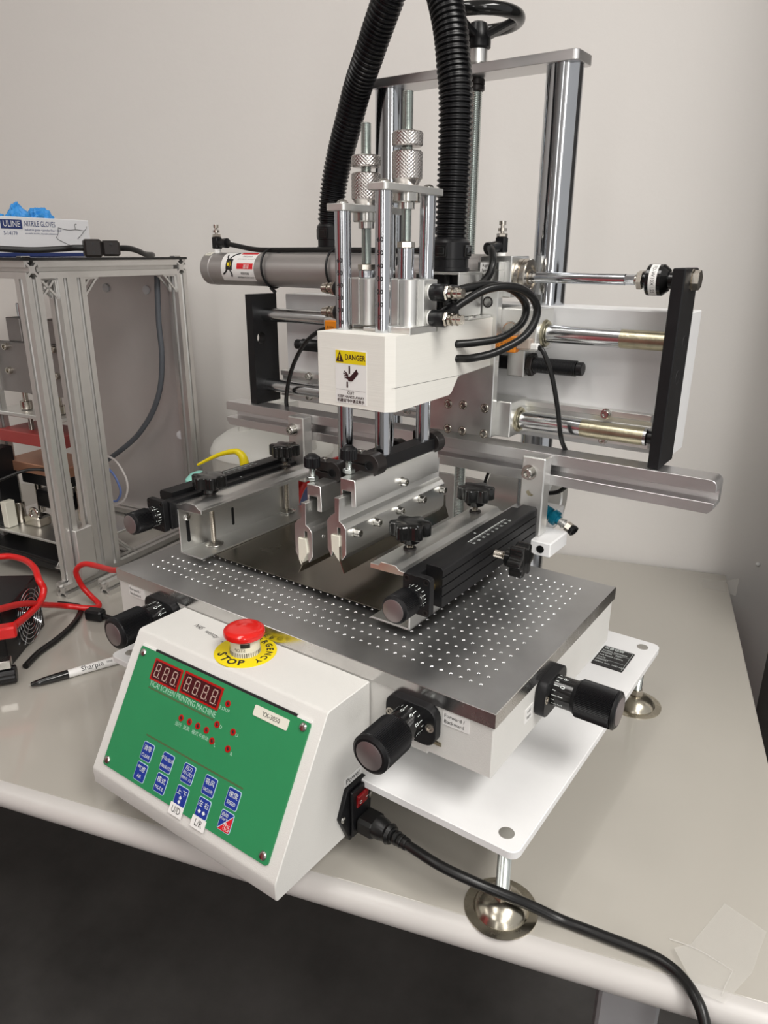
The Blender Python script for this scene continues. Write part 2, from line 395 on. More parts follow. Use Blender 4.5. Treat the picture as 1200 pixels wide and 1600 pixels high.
# ---- base plate and feet
p('base_plate', MB().prism(rrect(-.5072, .0351, -.0187, .3969, .009), 'z', -.1187, -.1104, 0.0007), M['whiteplate'])
hx0, hx1, hy0, hy1 = -.4896, .0175, -.0011, .3793
def foot():
    mb = MB().lathe((hx1, hy0, TZ), (0, 0, 1), [(0, .0325), (.0012, .0325), (.0016, .0245), (.0040, .0235), (.0085, .0205), (.0130, .0140), (.0150, .0085), (.0158, .004)], 40)
    f = p('levelling_foot', mb, M['footsteel'])
    p('stud', MB().thread((hx1, hy0, TZ+.014), (hx1, hy0, -.1106), .0062, .0019, .0010, 20), M['zinc'], f)
    p('hex_nut', MB().hexn((hx1, hy0, TZ+.0150), (0, 0, 1), .0086, .0085, 0.3), M['nickel'], f)
    p('plug', MB().cyl((hx1, hy0, -.1180), (hx1, hy0, -.1100), .0068, 24), M['steel'], f)
    return f
f0 = foot()
for dx, dy in ((hx0-hx1, 0), (0, hy1-hy0), (hx0-hx1, hy1-hy0)): P.dup_tree(f0, (dx, dy, 0))
# ---- rating plate
np_ = p('rating_plate', MB().prism(rrect(-.0222, .0157, .3050, .3553, .002), 'z', -.1104, -.1098), M['black'], label='black rating plate with small white print')
S = [('设备铭牌', (-.0205, .3505, -.1097), (1, 0, 0), (0, 1, 0), .006, 'LEFT')]
for k, (a, b) in enumerate((('MODEL NO', 'YX3050'), ('POWER', '220V'), ('AIR PRESS', '0.5MPa'), ('DATE', ''), ('WEIGHT', ''), ('SERIAL NO. AND FACTORY', ''))):
    S.append((a, (-.0205, .3435-k*.0060, -.1097), (1, 0, 0), (0, 1, 0), .0038, 'LEFT'))
    if b: S.append((b, (-.0030, .3435-k*.0060, -.1097), (1, 0, 0), (0, 1, 0), .0038, 'LEFT'))
mb = text_mesh(S)
for a in (.3535, .3400, .3220): quad(mb, (0, 0, -.1097), (1, 0, 0), (0, 1, 0), -.0205, .0140, a, a+.0003)
quad(mb, (0, 0, -.1097), (1, 0, 0), (0, 1, 0), .0137, .0140, .3070, .3535)
p('lettering', mb, M['inkwhite'], np_)
# ---- housing under bed
p('bed_housing', MB().box(-.4988, -.0016, .0016, .2915, -.0662, -.01425, 0.0012), M['white'])
p('pedestal', MB().box(-.43, -.072, .014, .27, -.0800, -.0664, 0.001).box(-.38, -.14, .06, .25, -.1102, -.0802), M['white'])
# ---- perforated bed
def bed():
    mb = MB(); rim = MB(); bore = MB()
    W_, D_ = .5, .295
    nx, ny = 45, 17; px, py = .01002, .014660; x0, y0 = -.4719, .0323
    xs = [x0+px*i for i in range(nx)]; ys = [y0+py*j for j in range(ny)]
    r = .0017; dirs = [(-1, -1), (0, -1), (1, -1), (1, 0), (1, 1), (0, 1), (-1, 1), (-1, 0)]
    for x in xs:
        for y in ys:
            o_ = [(x+a*px/2, y+b*py/2, 0) for a, b in dirs]
            def ring(rr, z): return [(x+rr*math.cos(math.atan2(b, a)), y+rr*math.sin(math.atan2(b, a)), z) for a, b in dirs]
            n = 8
            mb.add(o_+ring(r, 0), [(k, (k+1) % n, n+(k+1) % n, n+k) for k in range(n)])
            rim.add(ring(r, 0)+ring(r*.66, -.0010), [(k, (k+1) % n, n+(k+1) % n, n+k) for k in range(n)]); bore.add(ring(r*.66, -.0010)+ring(r*.66, -.0050), [(k, (k+1) % n, n+(k+1) % n, n+k) for k in range(n)]+[tuple(range(8, 16))])
    ex0, ex1, ey0, ey1 = xs[0]-px/2, xs[-1]+px/2, ys[0]-py/2, ys[-1]+py/2
    e = .0005
    for a, b, c_, d in ((-W_+e, ex0, e, D_-e), (ex1, -e, e, D_-e), (ex0, ex1, e, ey0), (ex0, ex1, ey1, D_-e)):
        mb.add([(a, c_, 0), (b, c_, 0), (b, d, 0), (a, d, 0)], [(0, 1, 2, 3)])
    side = MB()
    def loop(q, z): return [(-W_+q, q, z), (-q, q, z), (-q, D_-q, z), (-W_+q, D_-q, z)]
    side.add(loop(e, 0)+loop(0, -e)+loop(0, -.0142), [(k, (k+1) % 4, 4+(k+1) % 4, 4+k) for k in range(4)]+[(4+k, 4+(k+1) % 4, 8+(k+1) % 4, 8+k) for k in range(4)]+[(8, 9, 10, 11)])
    b = p('perforated_bed', mb, M['bed'], label='grey aluminium vacuum bed pierced by a grid of small holes')
    p('hole_rims', rim, M['chamfer'], b, kind='stuff'); p('hole_bores', bore, M['blackanod'], b, kind='stuff')  # shade inside the holes put into black bores, glints into brighter rims
    p('side_edge', side, M['bededge'], b)
bed()
# ---- stencil sheet clamped between the arms
p('stencil_sheet', MB().box(-.458, -.128, .0845, .262, .0062, .0068), M['sheet'], label='thin dull steel stencil sheet held by both arms')
# ---- columns and gantry
for cx in (-.376, -.147):
    c_ = p('column', MB().cyl((cx, .386, -.1103), (cx, .386, .5438), .0200, 48), M['chrome'])
gp = rrect(-.3931, -.1250, .3640, .4080, .006)
p('gantry_plate', MB().prism(gp, 'z', .5438, .5540, .0006), M['alux'])
p('lead_screw', MB().thread((-.2558, .386, -.1103), (-.2558, .386, .5436), .0080, .0022, .0010, 20), M['zinc'])
p('locking_ring', MB().lathe((-.2558, .386, .5300), (0, 0, 1), [(0, .0085), (.0012, .0102), (.0055, .0102), (.0062, .009), (.0070, .0102), (.0118, .0102), (.0130, .0092)], 28), M['blacksteel'])
hw = p('handwheel', MB().torus((-.2558, .386, .6015), (0, 0, 1), .0455, .0070, 56, 16), M['blackgloss'])
p('hub', MB().lathe((-.2558, .386, .5720), (0, 0, 1), [(0, .0125), (.002, .0150), (.009, .0150), (.020, .0120), (.026, .0100), (.028, .006)], 28), M['black'], hw)
p('bush', MB().lathe((-.2558, .386, .5541), (0, 0, 1), [(0, .0085), (.002, .0095), (.0025, .0085), (.004, .0085), (.0045, .0118), (.0178, .0118)], 28), M['alu'], hw)
for k in range(3):
    a = R(20+120*k); d = V((math.cos(a), math.sin(a), 0)); c0 = V((-.2558, .386, .581)); c1 = V((-.2558, .386, .5990))+d*.043
    e = (c1-c0).normalized(); s_ = V((-d.y, d.x, 0))
    p('spoke', MB().obox((c0+c1)/2, e, s_, e.cross(s_), (c1-c0).length/2, .0075, .0035, .0015), M['black'], hw)
# ---- lifting block, lower rail
lb = p('lift_block', MB().box(-.546, .0225, .3620, .4120, .1400, .2955, .0012), M['whiteplate'], label='white horizontal block sliding on both columns')
for sx, sz in ((-.03, .23), (-.32, .24), (-.45, .24)): pass
rl = p('slotted_rail', MB().prism([(.350, .1855), (.3618, .1855), (.3618, .1480), (.350, .1480), (.350, .1560), (.3545, .1560), (.3545, .1620), (.350, .1630), (.350, .1700), (.3545, .1720), (.3545, .1775), (.350, .1790)], 'x', -.5500, .0000, .0003), M['anod'])
for sx in (-.493, -.32, -.0505):
    p('cap_screw', MB().bolt((sx, .350, .1815), (0, -1, 0), .0048, .005, .0060), M['steel'], rl)
    p('cap_screw', MB().bolt((sx, .350, .1515), (0, -1, 0), .0042, .005, .0052), M['steel'], rl)
# ---- guide rods and end bars
rodu = p('guide_rod', MB().cyl((-.562, .3350, .2672), (.0145, .3350, .2672), .0098, 32), M['rod'], label='upper horizontal guide rod')
rodl = p('guide_rod', MB().cyl((-.562, .3350, .1650), (.0030, .3350, .1650), .0096, 32, .001), M['rod'], label='lower horizontal guide rod')
p('grease_film', MB().cyl((-.038, .3350, .2672), (.0142, .3350, .2672), .01000, 32), M['greased'], rodu)
p('grease_film', MB().cyl((-.072, .3350, .1650), (-.001, .3350, .1650), .00980, 32), M['greased'], rodl)
p('end_bore', MB().cyl((.0028, .3350, .1650), (.0140, .3350, .1650), .0070, 24), M['black'], rodl)
def endbar(x0, x1, zt, name):
    bm_ = MB().box(x0, x1, .3040, .3560, .1392, zt, .0012)
    return p('end_bar', bm_, M['blackanod'])
eb = endbar(.0138, .0262, .3400, 'r')
bar_l = MB()
# left bar has a round through hole: build as plate with octagonal opening
def holed_bar(mb, x0, x1, y0, y1, z0, z1, hy, hz, r, n=24):
    sq = []
    for k in range(n):
        a = 2*PI*k/n; c, s_ = math.cos(a), math.sin(a); m_ = max(abs(c), abs(s_)); h = min(y1-hy, hy-y0)
        sq.append((hy+c/m_*h, hz+s_/m_*h))
    h = min(y1-hy, hy-y0); ci = [(hy+r*math.cos(2*PI*k/n), hz+r*math.sin(2*PI*k/n)) for k in range(n)]
    for x, fl in ((x0, 0), (x1, 1)):
        mb.add([(x, a, b) for a, b in sq]+[(x, a, b) for a, b in ci], [(k, (k+1) % n, n+(k+1) % n, n+k) for k in range(n)])
    mb.add([(x0, a, b) for a, b in ci]+[(x1, a, b) for a, b in ci], [(k, (k+1) % n, n+(k+1) % n, n+k) for k in range(n)])
    def sidebox(za, zb):
        mb.add([(x0, y0, za), (x1, y0, za), (x1, y1, za), (x0, y1, za), (x0, y0, zb), (x1, y0, zb), (x1, y1, zb), (x0, y1, zb)],
               [(0, 1, 2, 3), (4, 5, 6, 7), (0, 1, 5, 4), (1, 2, 6, 5), (2, 3, 7, 6), (3, 0, 4, 7)])
    sidebox(z0, hz-h); sidebox(hz+h, z1)
    mb.add([(x0, y0, hz-h), (x1, y0, hz-h), (x1, y0, hz+h), (x0, y0, hz+h)], [(0, 1, 2, 3)])
    mb.add([(x0, y1, hz-h), (x1, y1, hz-h), (x1, y1, hz+h), (x0, y1, hz+h)], [(0, 1, 2, 3)])
    if y1-hy > h+1e-5:
        mb.add([(x0, hy+h, hz-h), (x0, y1, hz-h), (x0, y1, hz+h), (x0, hy+h, hz+h)], [(0, 1, 2, 3)]); mb.add([(x1, hy+h, hz-h), (x1, y1, hz-h), (x1, y1, hz+h), (x1, hy+h, hz+h)], [(0, 1, 2, 3)])
    if hy-y0 > h+1e-5:
        mb.add([(x0, y0, hz-h), (x0, hy-h, hz-h), (x0, hy-h, hz+h), (x0, y0, hz+h)], [(0, 1, 2, 3)]); mb.add([(x1, y0, hz-h), (x1, hy-h, hz-h), (x1, hy-h, hz+h), (x1, y0, hz+h)], [(0, 1, 2, 3)])
    return mb
p('end_bar', holed_bar(MB(), -.5740, -.5610, .3085, .3590, .1392, .2960, .3240, .2345, .0085), M['blackanod'])
for yy, zz in ((.337, .2675), (.3295, .2330)):
    p('blind_hole', MB().lathe((.0258, yy, zz), (1, 0, 0), [(0, .0080), (.0006, .0076), (.0006, .0066), (-.006, .0064)], 24), M['ink'], eb)
p('hex_bolt', MB().lathe((.0262, .333, .3285), (1, 0, 0), [(0, .0105), (.0012, .0105)], 24).hexn((.0274, .333, .3285), (1, 0, 0), .0098, .0068, .3), M['nickel'], eb)
# ---- cross channel (opens to the front)
def jaw(z0, z1, top):
    r = .007; X0, X1 = -.6185, .0856
    if top:
        pts = [(X0, z0), (X0, z1-r*.5)]+[(X0+r*.5-r*.5*math.cos(R(a)), z1-r*.5+r*.5*math.sin(R(a))) for a in (30, 60, 90)]
        pts += [(X1-r+r*math.sin(R(a)), z1-r+r*math.cos(R(a))) for a in (0, 22, 45, 67, 90)]+[(X1, z0)]
    else:
        pts = [(X0, z1), (X1, z1), (X1, z0+.006), (X1-.005, z0), (X0+.005, z0), (X0, z0+.006)]
    return pts
cc = MB().prism(jaw(.1262, .1390, True), 'y', .2990, .3290, .0004).prism(jaw(.1030, .1148, False), 'y', .2990, .3290, .0004).box(-.6135, .0856, .3170, .3288, .1146, .1264)
p('cross_channel', cc, M['alux'], label='long aluminium channel across the back')
# ---- arm brackets
for (x0, x1, nm) in ((-.1176, -.0898, 'r'), (-.4751, -.4466, 'l')):
    b = p('arm_bracket', MB().box(x0, x1, .2800, .2988, .0446, .1372, .0014), M['anod'])
    bx = x0+.0095
    p('cap_screw', MB().bolt((bx, .2800, .1190), (0, -1, 0), .0062, .0075, .0090), M['steel'], b)
    if nm == 'r':
        p('glue_stain', MB().add([(-.1105, .2797, .0955), (-.1075, .2797, .0985), (-.1040, .2797, .0945), (-.1010, .2797, .0935), (-.1030, .2797, .0915), (-.1075, .2797, .0918)], [tuple(range(6))]), M['greased'], b)
# ---- white clamp block below the right bracket
wb = p('guide_block', MB().box(-.1250, -.0705, .2680, .3180, .0265, .0440, .0014).box(-.168, -.1120, .3180, .4100, .0200, .0420, .001), M['whiteplate'])
p('bore', MB().lathe((-.0825, .2676, .0352), (0, -1, 0), [(0, .0046), (.0006, .0046), (.0006, .0036), (0, .0034)], 20), M['black'], wb)
# vacuum fitting
vd = V((.034, -.004, -.0130)).normalized(); v0 = V((-.1100, .3370, .0570))
vf = p('vacuum_fitting', MB().lathe(v0, vd, [(0, .008), (.010, .0085), (.0105, .0065), (.013, .0065), (.0135, .0095), (.020, .0095), (.021, .006), (.024, .0055)], 24), M['teal'], label='blue air fitting with brass end')
p('barb', MB().lathe(v0+vd*.024, vd, [(0, .0050), (.004, .0050), (.0045, .0060), (.0065, .0060), (.007, .0045), (.010, .0045)], 20), M['alu'], vf)
p('elbow', MB().hexn(v0+vd*.0335, vd, .0062, .0075), M['nickel'], vf)
p('push_ring', MB().lathe(v0+vd*.0410, (vd+V((0, -.25, -.1))), [(0, .0050), (.0010, .0066), (.0050, .0068), (.0055, .0045), (.003, .004)], 20), M['black'], vf)
# ---- air motor behind the arms
am = p('vacuum_motor', MB().lathe((-.232, .456, .0290), (1, 0, 0), [(0, .038), (.003, .044), (.055, .044), (.056, .040), (.060, .040), (.061, .044), (.085, .044), (.092, .038), (.092, .02), (.090, .018)], 48), M['anod'])
p('motor_bracket', MB().box(-.330, -.236, .430, .470, -.060, .048, .002).box(-.26, -.19, .44, .475, -.1103, -.012, .002), M['anod'], am)
p('trim_ring', MB().torus((-.2325, .456, .0290), (1, 0, 0), .0445, .0022, 44, 8), M['rubber'], am)
# ---- carriage: plate, screws, bushings
cp = p('carriage_plate', MB().box(-.2684, -.1684, .2985, .3100, .1465, .3350, .0009), M['alu'])
for sx, sz in ((-.2276, .1804), (-.2070, .1813), (-.1780, .1809), (-.2272, .1488+.001), (-.2066, .1498), (-.1775, .1502)):
    m_ = MB().lathe((sx, .2985, sz), (0, -1, 0), [(0, .0056), (.0002, .0056), (.0002, .0050), (.0001, .0050), (.0010, .0046), (.0012, .0042), (.0012, .0024), (-.0012, .0022)], 22)
    p('cap_screw', m_, M['nickel'], cp)
p('cap_screw', MB().lathe((-.1810, .2985, .3010), (0, -1, 0), [(0, .0062), (.0006, .0062), (.0006, .0048), (-.002, .0044), (-.002, .0026), (-.005, .0024)], 20), M['blacksteel'], cp)
p('side_screw', MB().lathe((-.1684, .3045, .2350), (1, 0, 0), [(0, .0016), (.0008, .0014)], 12), M['chamfer'], cp)
bu = p('bushing_block', MB().box(-.1700, -.1250, .3102, .3560, .2490, .2945, .001), M['anod'])
p('grease_ring', MB().torus((-.1248, .335, .2672), (1, 0, 0), .0125, .0030, 30, 10), M['greased'], bu)
p('bronze_bush', MB().lathe((-.1565, .3098, .2700), (0, -1, 0), [(0, .0110), (.0005, .0110), (.0006, .0095), (.0002, .009)], 28), M['steel'], bu)
p('bushing_block', MB().box(-.2650, -.1500, .3102, .3550, .1470, .1890, .001), M['alu'])
p('grease_ring', MB().torus((-.1495, .335, .1650), (1, 0, 0), .0125, .0026, 30, 10), M['greased'], cp)
p('bushing_block', MB().box(-.3200, -.2690, .3102, .3560, .2490, .2945, .001), M['anod'])
# sensor
se = p('position_sensor', MB().box(-.1700, -.1440, .2990, .3090, .2475, .2650, .001), M['orange'], label='orange proximity sensor with black print')
p('lettering', text_mesh([('POTE', (-.1662, .2988, .2560), (0, 0, 1), (-1, 0, 0), .0050, 'CENTER'), ('QL-30N', (-.1610, .2988, .2560), (0, 0, 1), (-1, 0, 0), .0040, 'CENTER'), ('24V', (-.1565, .2988, .2560), (0, 0, 1), (-1, 0, 0), .0034, 'CENTER'), ('10mA', (-.1525, .2988, .2560), (0, 0, 1), (-1, 0, 0), .0030, 'CENTER')]), M['ink'], se)
p('sensor_strap', MB().box(-.1440, -.1270, .2995, .3100, .2520, .2640, .0015), M['clear'], se)
p('cable_boot', MB().box(-.1310, -.1190, .3020, .3100, .2515, .2590, .0015), M['ptfe'], se)
p('sensor_lead', MB().tube([(-.1200, .306, .2550), (-.1130, .306, .2500), (-.1020, .308, .2250), (-.0930, .310, .1900), (-.0870, .313, .1560), (-.0865, .3330, .1340), (-.0840, .343, .1150), (-.0850, .350, .0960), (-.1000, .356, .0780), (-.1200, .362, .0700)], .0027, 10), M['rubber'], se)
se2 = p('position_sensor', MB().box(-.4200, -.4000, .2990, .3090, .2560, .2685, .001), M['orange'], label='orange sensor left of the printed head')
p('lettering', text_mesh([('E-30N', (-.4100, .2988, .2600), (1, 0, 0), (0, 0, 1), .0044, 'CENTER')]), M['ink'], se2)
p('mount', MB().box(-.4300, -.3800, .3092, .3500, .2450, .2700, .001), M['anod'], se2)
p('sensor_lead', MB().tube([(-.4150, .3040, .2580), (-.4350, .305, .2530), (-.4650, .308, .2330), (-.4950, .314, .1950), (-.5130, .320, .1500), (-.5200, .333, .1250)], .0030, 10), M['rubber'], se2)
# shock absorbers
sh = p('shock_absorber', MB().thread((-.1370, .340, .2303), (-.0860, .340, .2303), .0090, .0015, .0008, 24).cyl((-.0860, .340, .2303), (-.0785, .340, .2303), .0078, 24, .001), M['black'])
p('lock_nut', MB().hexn((-.1440, .340, .2303), (1, 0, 0), .0135, .0070, .2), M['blacksteel'], sh)
p('mount', MB().box(-.1660, -.1445, .3260, .3560, .2170, .2485, .001), M['alu'], sh)
p('tip', MB().cyl((-.1860, .340, .2303), (-.1660, .340, .2303), .0080, 20, .002), M['black'], sh)
sh2 = p('shock_absorber', MB().thread((-.4950, .340, .2280), (-.4200, .340, .2280), .0085, .0015, .0008, 24).cyl((-.5070, .340, .2280), (-.4950, .340, .2280), .0070, 24, .001), M['black'])
# ---- pneumatic cylinder across the top
pc = p('air_cylinder', MB().lathe((-.6680, .333, .3292), (1, 0, 0), [(0, .0205), (.0015, .0228), (.0180, .0232), (.0185, .0222), (.0205, .0222), (.0210, .0228), (.4700, .0228)], 48), M['anodg'], label='long grey horizontal air cylinder')
p('end_block', MB().box(-.1990, -.1600, .3101, .3560, .3060, .3500, .001), M['alu'], pc)
p('gland_nut', MB().lathe((-.1600, .333, .3275), (1, 0, 0), [(0, .0190), (.0012, .0200), (.0065, .0200), (.0070, .0185), (.0075, .0200), (.0130, .0200), (.0140, .0190), (.0140, .0130), (.0120, .0125), (.0120, .0085), (.0145, .0080)], 36), M['nickel'], pc)
p('piston_rod', MB().cyl((-.1470, .333, .3275), (-.0400, .333, .3275), .0058, 28).cyl((-.040, .333, .3275), (-.030, .333, .3275), .0052, 8), M['chrome'], pc)
p('hex_nut', MB().cyl((-.0310, .333, .3275), (-.0270, .333, .3275), .0045, 16).hexn((-.0272, .333, .3275), (1, 0, 0), .0098, .0060, .2), M['nickel'], pc)
fj = p('floating_joint', MB().lathe((-.0212, .333, .3278), (1, 0, 0), [(0, .0075), (.0040, .0075), (.0042, .0140), (.0055, .0155), (.0200, .0155), (.0255, .0110), (.0258, .0085), (.0340, .0085)], 36), M['blackgloss'], pc)
def band(mb, c, axis, r, a0, a1, t0, t1, n=12):
    u, v, d = basis(axis); c = V(c); vs = []
    for k in range(n+1):
        a = a0+(a1-a0)*k/n; e = (u*math.cos(a)+v*math.sin(a))*r; vs += [c+d*t0+e, c+d*t1+e]
    mb.add(vs, [(2*k, 2*k+1, 2*k+3, 2*k+2) for k in range(n)]); return mb
def wraptext(strs, c, axis, r, flip=1):
    """lettering bent round a cylinder: strs (text, t along axis, angle, size, reading along 'a'xis or 'c'ircumference)"""
    u, v, d = basis(axis); c = V(c); mb = MB()
    for s, t, a, size, mode in strs:
        q = text_mesh([(s, (0, 0, 0), (1, 0, 0), (0, 1, 0), size, 'CENTER')])
        vs = []
        for x, y, z in q.v:
            if mode == 'a': tt, aa = t+x, a+flip*y/r
            else: tt, aa = t+y, a-flip*x/r
            vs.append(c+d*tt+(u*math.cos(aa)+v*math.sin(aa))*r)
        mb.add(vs, q.f)
    return mb
# angles for axis x: basis(x) -> u = x cross z = -y, v = x cross u = -z ; front is angle 0, top is -90 deg
p('model_label', band(MB(), (0, .333, .3278), (1, 0, 0), .01562, R(-75), R(75), -.0125, -.0045), M['paper'], pc)
p('lettering', wraptext([('FD-W10X1.25', -.0085, R(-5), .0052, 'c')], (0, .333, .3278), (1, 0, 0), .01572, -1), M['ink'], pc)
st = p('warning_label', band(MB(), (0, .333, .3292), (1, 0, 0), .02290, R(-78), R(42), -.6220, -.5560, 20), M['paper'], pc, 'white and red warning label wrapped round the cylinder')
rb = band(MB(), (0, .333, .3292), (1, 0, 0), .02302, R(-76), R(-62), -.5900, -.5580); band(rb, (0, .333, .3292), (1, 0, 0), .02302, R(-22), R(-2), -.5900, -.5580)
p('red_bar', rb, M['keyred'], pc)
p('lettering', wraptext([('CAUTION', -.574, R(-50), .0042, 'a'), ('Keep hands clear when moving', -.574, R(-38), .0026, 'a'), ('機器運轉', -.574, R(12), .0040, 'a'), ('機器運轉時請勿將手伸入', -.574, R(27), .0030, 'a')], (0, .333, .3292), (1, 0, 0), .02306, 1), M['ink'], pc)
p('lettering', wraptext([('警告', -.571, R(-12), .0060, 'a')], (0, .333, .3292), (1, 0, 0), .02308, 1), M['paper'], pc)
pg = band(MB(), (0, .333, .3292), (1, 0, 0), .02304, R(-38), R(2), -.6120, -.5990)
u_, v_, d_ = basis((1, 0, 0))
def cp_(t, a, r=.0233): return V((0, .333, .3292))+d_*t+(u_*math.cos(R(a))+v_*math.sin(R(a)))*r
pg.tube([cp_(-.606, -38), cp_(-.601, -55), cp_(-.593, -68)], .0009, 6, 3).tube([cp_(-.603, 2), cp_(-.600, 14), cp_(-.601, 24)], .0012, 6, 3).tube([cp_(-.609, 2), cp_(-.613, 10), cp_(-.617, 16)], .0012, 6, 3).tube([cp_(-.609, -38), cp_(-.612, -46), cp_(-.613, -56)], .0010, 6, 3)
p('pictogram', pg, M['ink'], pc)
p('arrow', MB().add([cp_(-.6095, -24, .02325), cp_(-.6050, -24, .02325), cp_(-.6050, -30, .02325), cp_(-.6015, -18, .02325), cp_(-.6050, -6, .02325), cp_(-.6050, -12, .02325), cp_(-.6095, -12, .02325)], [(0, 1, 5, 6), (2, 3, 4)]), M['safety'], pc)
p('speed_label', band(MB(), (0, .333, .3292), (1, 0, 0), .0234, R(-80), R(-52), -.6640, -.6510), M['cream'], pc)
p('lettering', wraptext([('Left', -.6575, R(-72), .0036, 'a'), ('Speed', -.6575, R(-61), .0036, 'a')], (0, .333, .3292), (1, 0, 0), .02345, 1), M['ink'], pc)
# flow regulators on the cylinder ends
def regulator(x, y, z, side):
    a = p('flow_regulator', MB().box(x-.0055, x+.0055, y-.0055, y+.0055, z, z+.0165, .001), M['black'])
    p('seal', MB().cyl((x, y, z-.0060), (x, y, z), .0052, 16), M['ptfe'], a)
    p('screw', MB().hexn((x, y, z+.0165), (0, 0, 1), .0062, .0040).cyl((x, y, z+.0205), (x, y, z+.0300), .0022, 12).lathe((x, y, z+.0225), (0, 0, 1), [(0, .0050), (.0035, .0050)], 20).lathe((x, y, z+.0290), (0, 0, 1), [(0, .0040), (.0045, .0040)], 16), M['nickel'], a)
    d = V(side).normalized(); c0 = V((x, y, z+.0080))+d*.004
    p('push_ring', MB().lathe(c0, d, [(0, .0060), (.012, .0062), (.013, .0068), (.018, .0068), (.0185, .0045)], 20), M['black'], a)
    return a
rg1 = regulator(-.6510, .333, .3570, (1, 0, 0))
rg2 = regulator(-.1850, .333, .3535, (-.35, -1, -.2))
p('air_hose', MB().tube([(-.634, .333, .3650), (-.615, .333, .3620), (-.575, .333, .3565), (-.540, .333, .3556), (-.45, .333, .3558), (-.36, .333, .3556), (-.30, .335, .3556), (-.262, .343, .3640), (-.268, .352, .3800), (-.290, .350, .3760), (-.300, .342, .3560), (-.300, .322, .3300)], .0035, 12), M['rubber'])
p('air_hose', MB().tube([(-.1905, .315, .3590), (-.1820, .305, .3540), (-.1740, .2920, .3400), (-.1800, .2860, .3240), (-.2000, .2700, .3060), (-.2150, .2550, .3000)], .0042, 12), M['rubber'])
for tx in (-.5400, -.4240):
    p('cable_tie', MB().torus((tx, .333, .3310), (1, .08, .06), .0262, .0016, 40, 8).cyl((tx+.003, .324, .3050), (tx+.012, .322, .3000), .0026, 10), M['black'])
q = p('speed_label', MB().box(-.1920, -.1780, .2976, .2984, .3312, .3432), M['paper'], label='small white paper label reading Right Speed')
p('lettering', text_mesh([('Right', (-.1850, .2974, .3400), (1, 0, 0), (0, 0, 1), .0042, 'CENTER'), ('Speed', (-.1850, .2974, .3348), (1, 0, 0), (0, 0, 1), .0042, 'CENTER')]), M['ink'], q)
p('label_backing', MB().box(-.1960, -.1690, .2984, .3100, .3350, .3440, .0006), M['alu'])
# ---- printed white head
X0, X1, Y0, Y1, Z0, Z1 = -.2634, -.1734, .0976, .2982, .2092, .2800
hp = [(Y0, Z0), (.2060, .2108), (.2110, .2130), (.2235, .2275), (.2300, .2287), (Y1, .2315), (Y1, .2846), (.1790, .2846), (.1790, .2790), (.1280, .2790), (.1280, .2800), (Y0, .2800)]
hd = MB(); n = len(hp)
# chamfered front vertical corners
c = .0075
body = MB().prism([(a, b) for a, b in hp if a > .12 or a == Y0 and False]+[(.1100, .2800), (.1100, Z0)], 'x', X0, X1)
front = MB().prism([(X0, .1100), (X0, Y0+.002), (X0+.002, Y0), (X1-c, Y0), (X1, Y0+c), (X1, .1100)], 'z', Z0, Z1)
hd.add(body.v, body.f); hd.add(front.v, front.f)
head = p('print_head', hd, M['head'], label='white 3D printed head block with a danger label')
p('layer_seam', MB().add([(X1+.0002, .098, .2324), (X1+.0002, .2370, .2286), (X1+.0002, .2370, .2289), (X1+.0002, .098, .2327)], [(0, 1, 2, 3)]), M['ink'], head)
# danger label
sx0, sx1, sz0, sz1 = -.2396, -.2016, .2130, .2645; yy = Y0-.0003
p('danger_label', MB().box(sx0, sx1, yy, Y0, sz0, sz1), M['paper'], head, 'white and yellow danger label')
p('yellow_band', MB().box(sx0+.0008, sx1-.0008, yy-.0002, yy, .2517, sz1-.0006), M['safety'], head)
tr = MB().add([(-.2385, yy-.0004, .2532), (-.2290, yy-.0004, .2532), (-.23375, yy-.0004, .2632)], [(0, 1, 2)])
text_mesh([('DANGER', (-.2152, yy-.0004, .2578), (1, 0, 0), (0, 0, 1), .0072, 'CENTER', .84, .02)], tr)
p('lettering', tr, M['maroon'], head)
p('lettering', text_mesh([('!', (-.23375, yy-.0006, .2568), (1, 0, 0), (0, 0, 1), .0078, 'CENTER', 1, .03)]), M['safety'], head)
hz = MB()
def pol(pts): hz.add([((a+.0205+.2)*.9-.2205, yy-.0004, .2392+(b-.2337)*.86) for a, b in pts], [tuple(range(len(pts)))])
pol([(-.2232, .2460), (-.2212, .2460), (-.2212, .2375), (-.2232, .2365)])
pol([(-.2262, .2280), (-.2242, .2280), (-.2242, .2215), (-.2262, .2215)])
pol([(-.2180, .2375), (-.2128, .2430), (-.2100, .2385), (-.2150, .2325)])
pol([(-.2245, .2310), (-.2180, .2375), (-.2150, .2325), (-.2185, .2290), (-.2235, .2288)])
pol([(-.2265, .2320), (-.2225, .2345), (-.2215, .2335), (-.2255, .2305)])
pol([(-.2300, .2395), (-.2285, .2402), (-.2240, .2370), (-.2250, .2358)])
pol([(-.2308, .2370), (-.2300, .2380), (-.2240, .2362), (-.2250, .2348)])
pol([(-.2300, .2340), (-.2295, .2350), (-.2235, .2360), (-.2240, .2340)])
pol([(-.2290, .2315), (-.2285, .2325), (-.2240, .2345), (-.2240, .2325)])
quad(hz, (0, yy-.0004, 0), (1, 0, 0), (0, 0, 1), sx0+.001, sx1-.001, .2262, .2264)
text_mesh([('CUT', (-.2206, yy-.0004, .2235), (1, 0, 0), (0, 0, 1), .0042, 'CENTER', 1, .02), ('KEEP HANDS AWAY', (-.2206, yy-.0004, .2196), (1, 0, 0), (0, 0, 1), .0036, 'CENTER', 1, .02), ('机器运转中请注意手', (-.2206, yy-.0004, .2156), (1, 0, 0), (0, 0, 1), .0037, 'CENTER', 1, .02)], hz)
p('lettering', hz, M['maroon'], head)
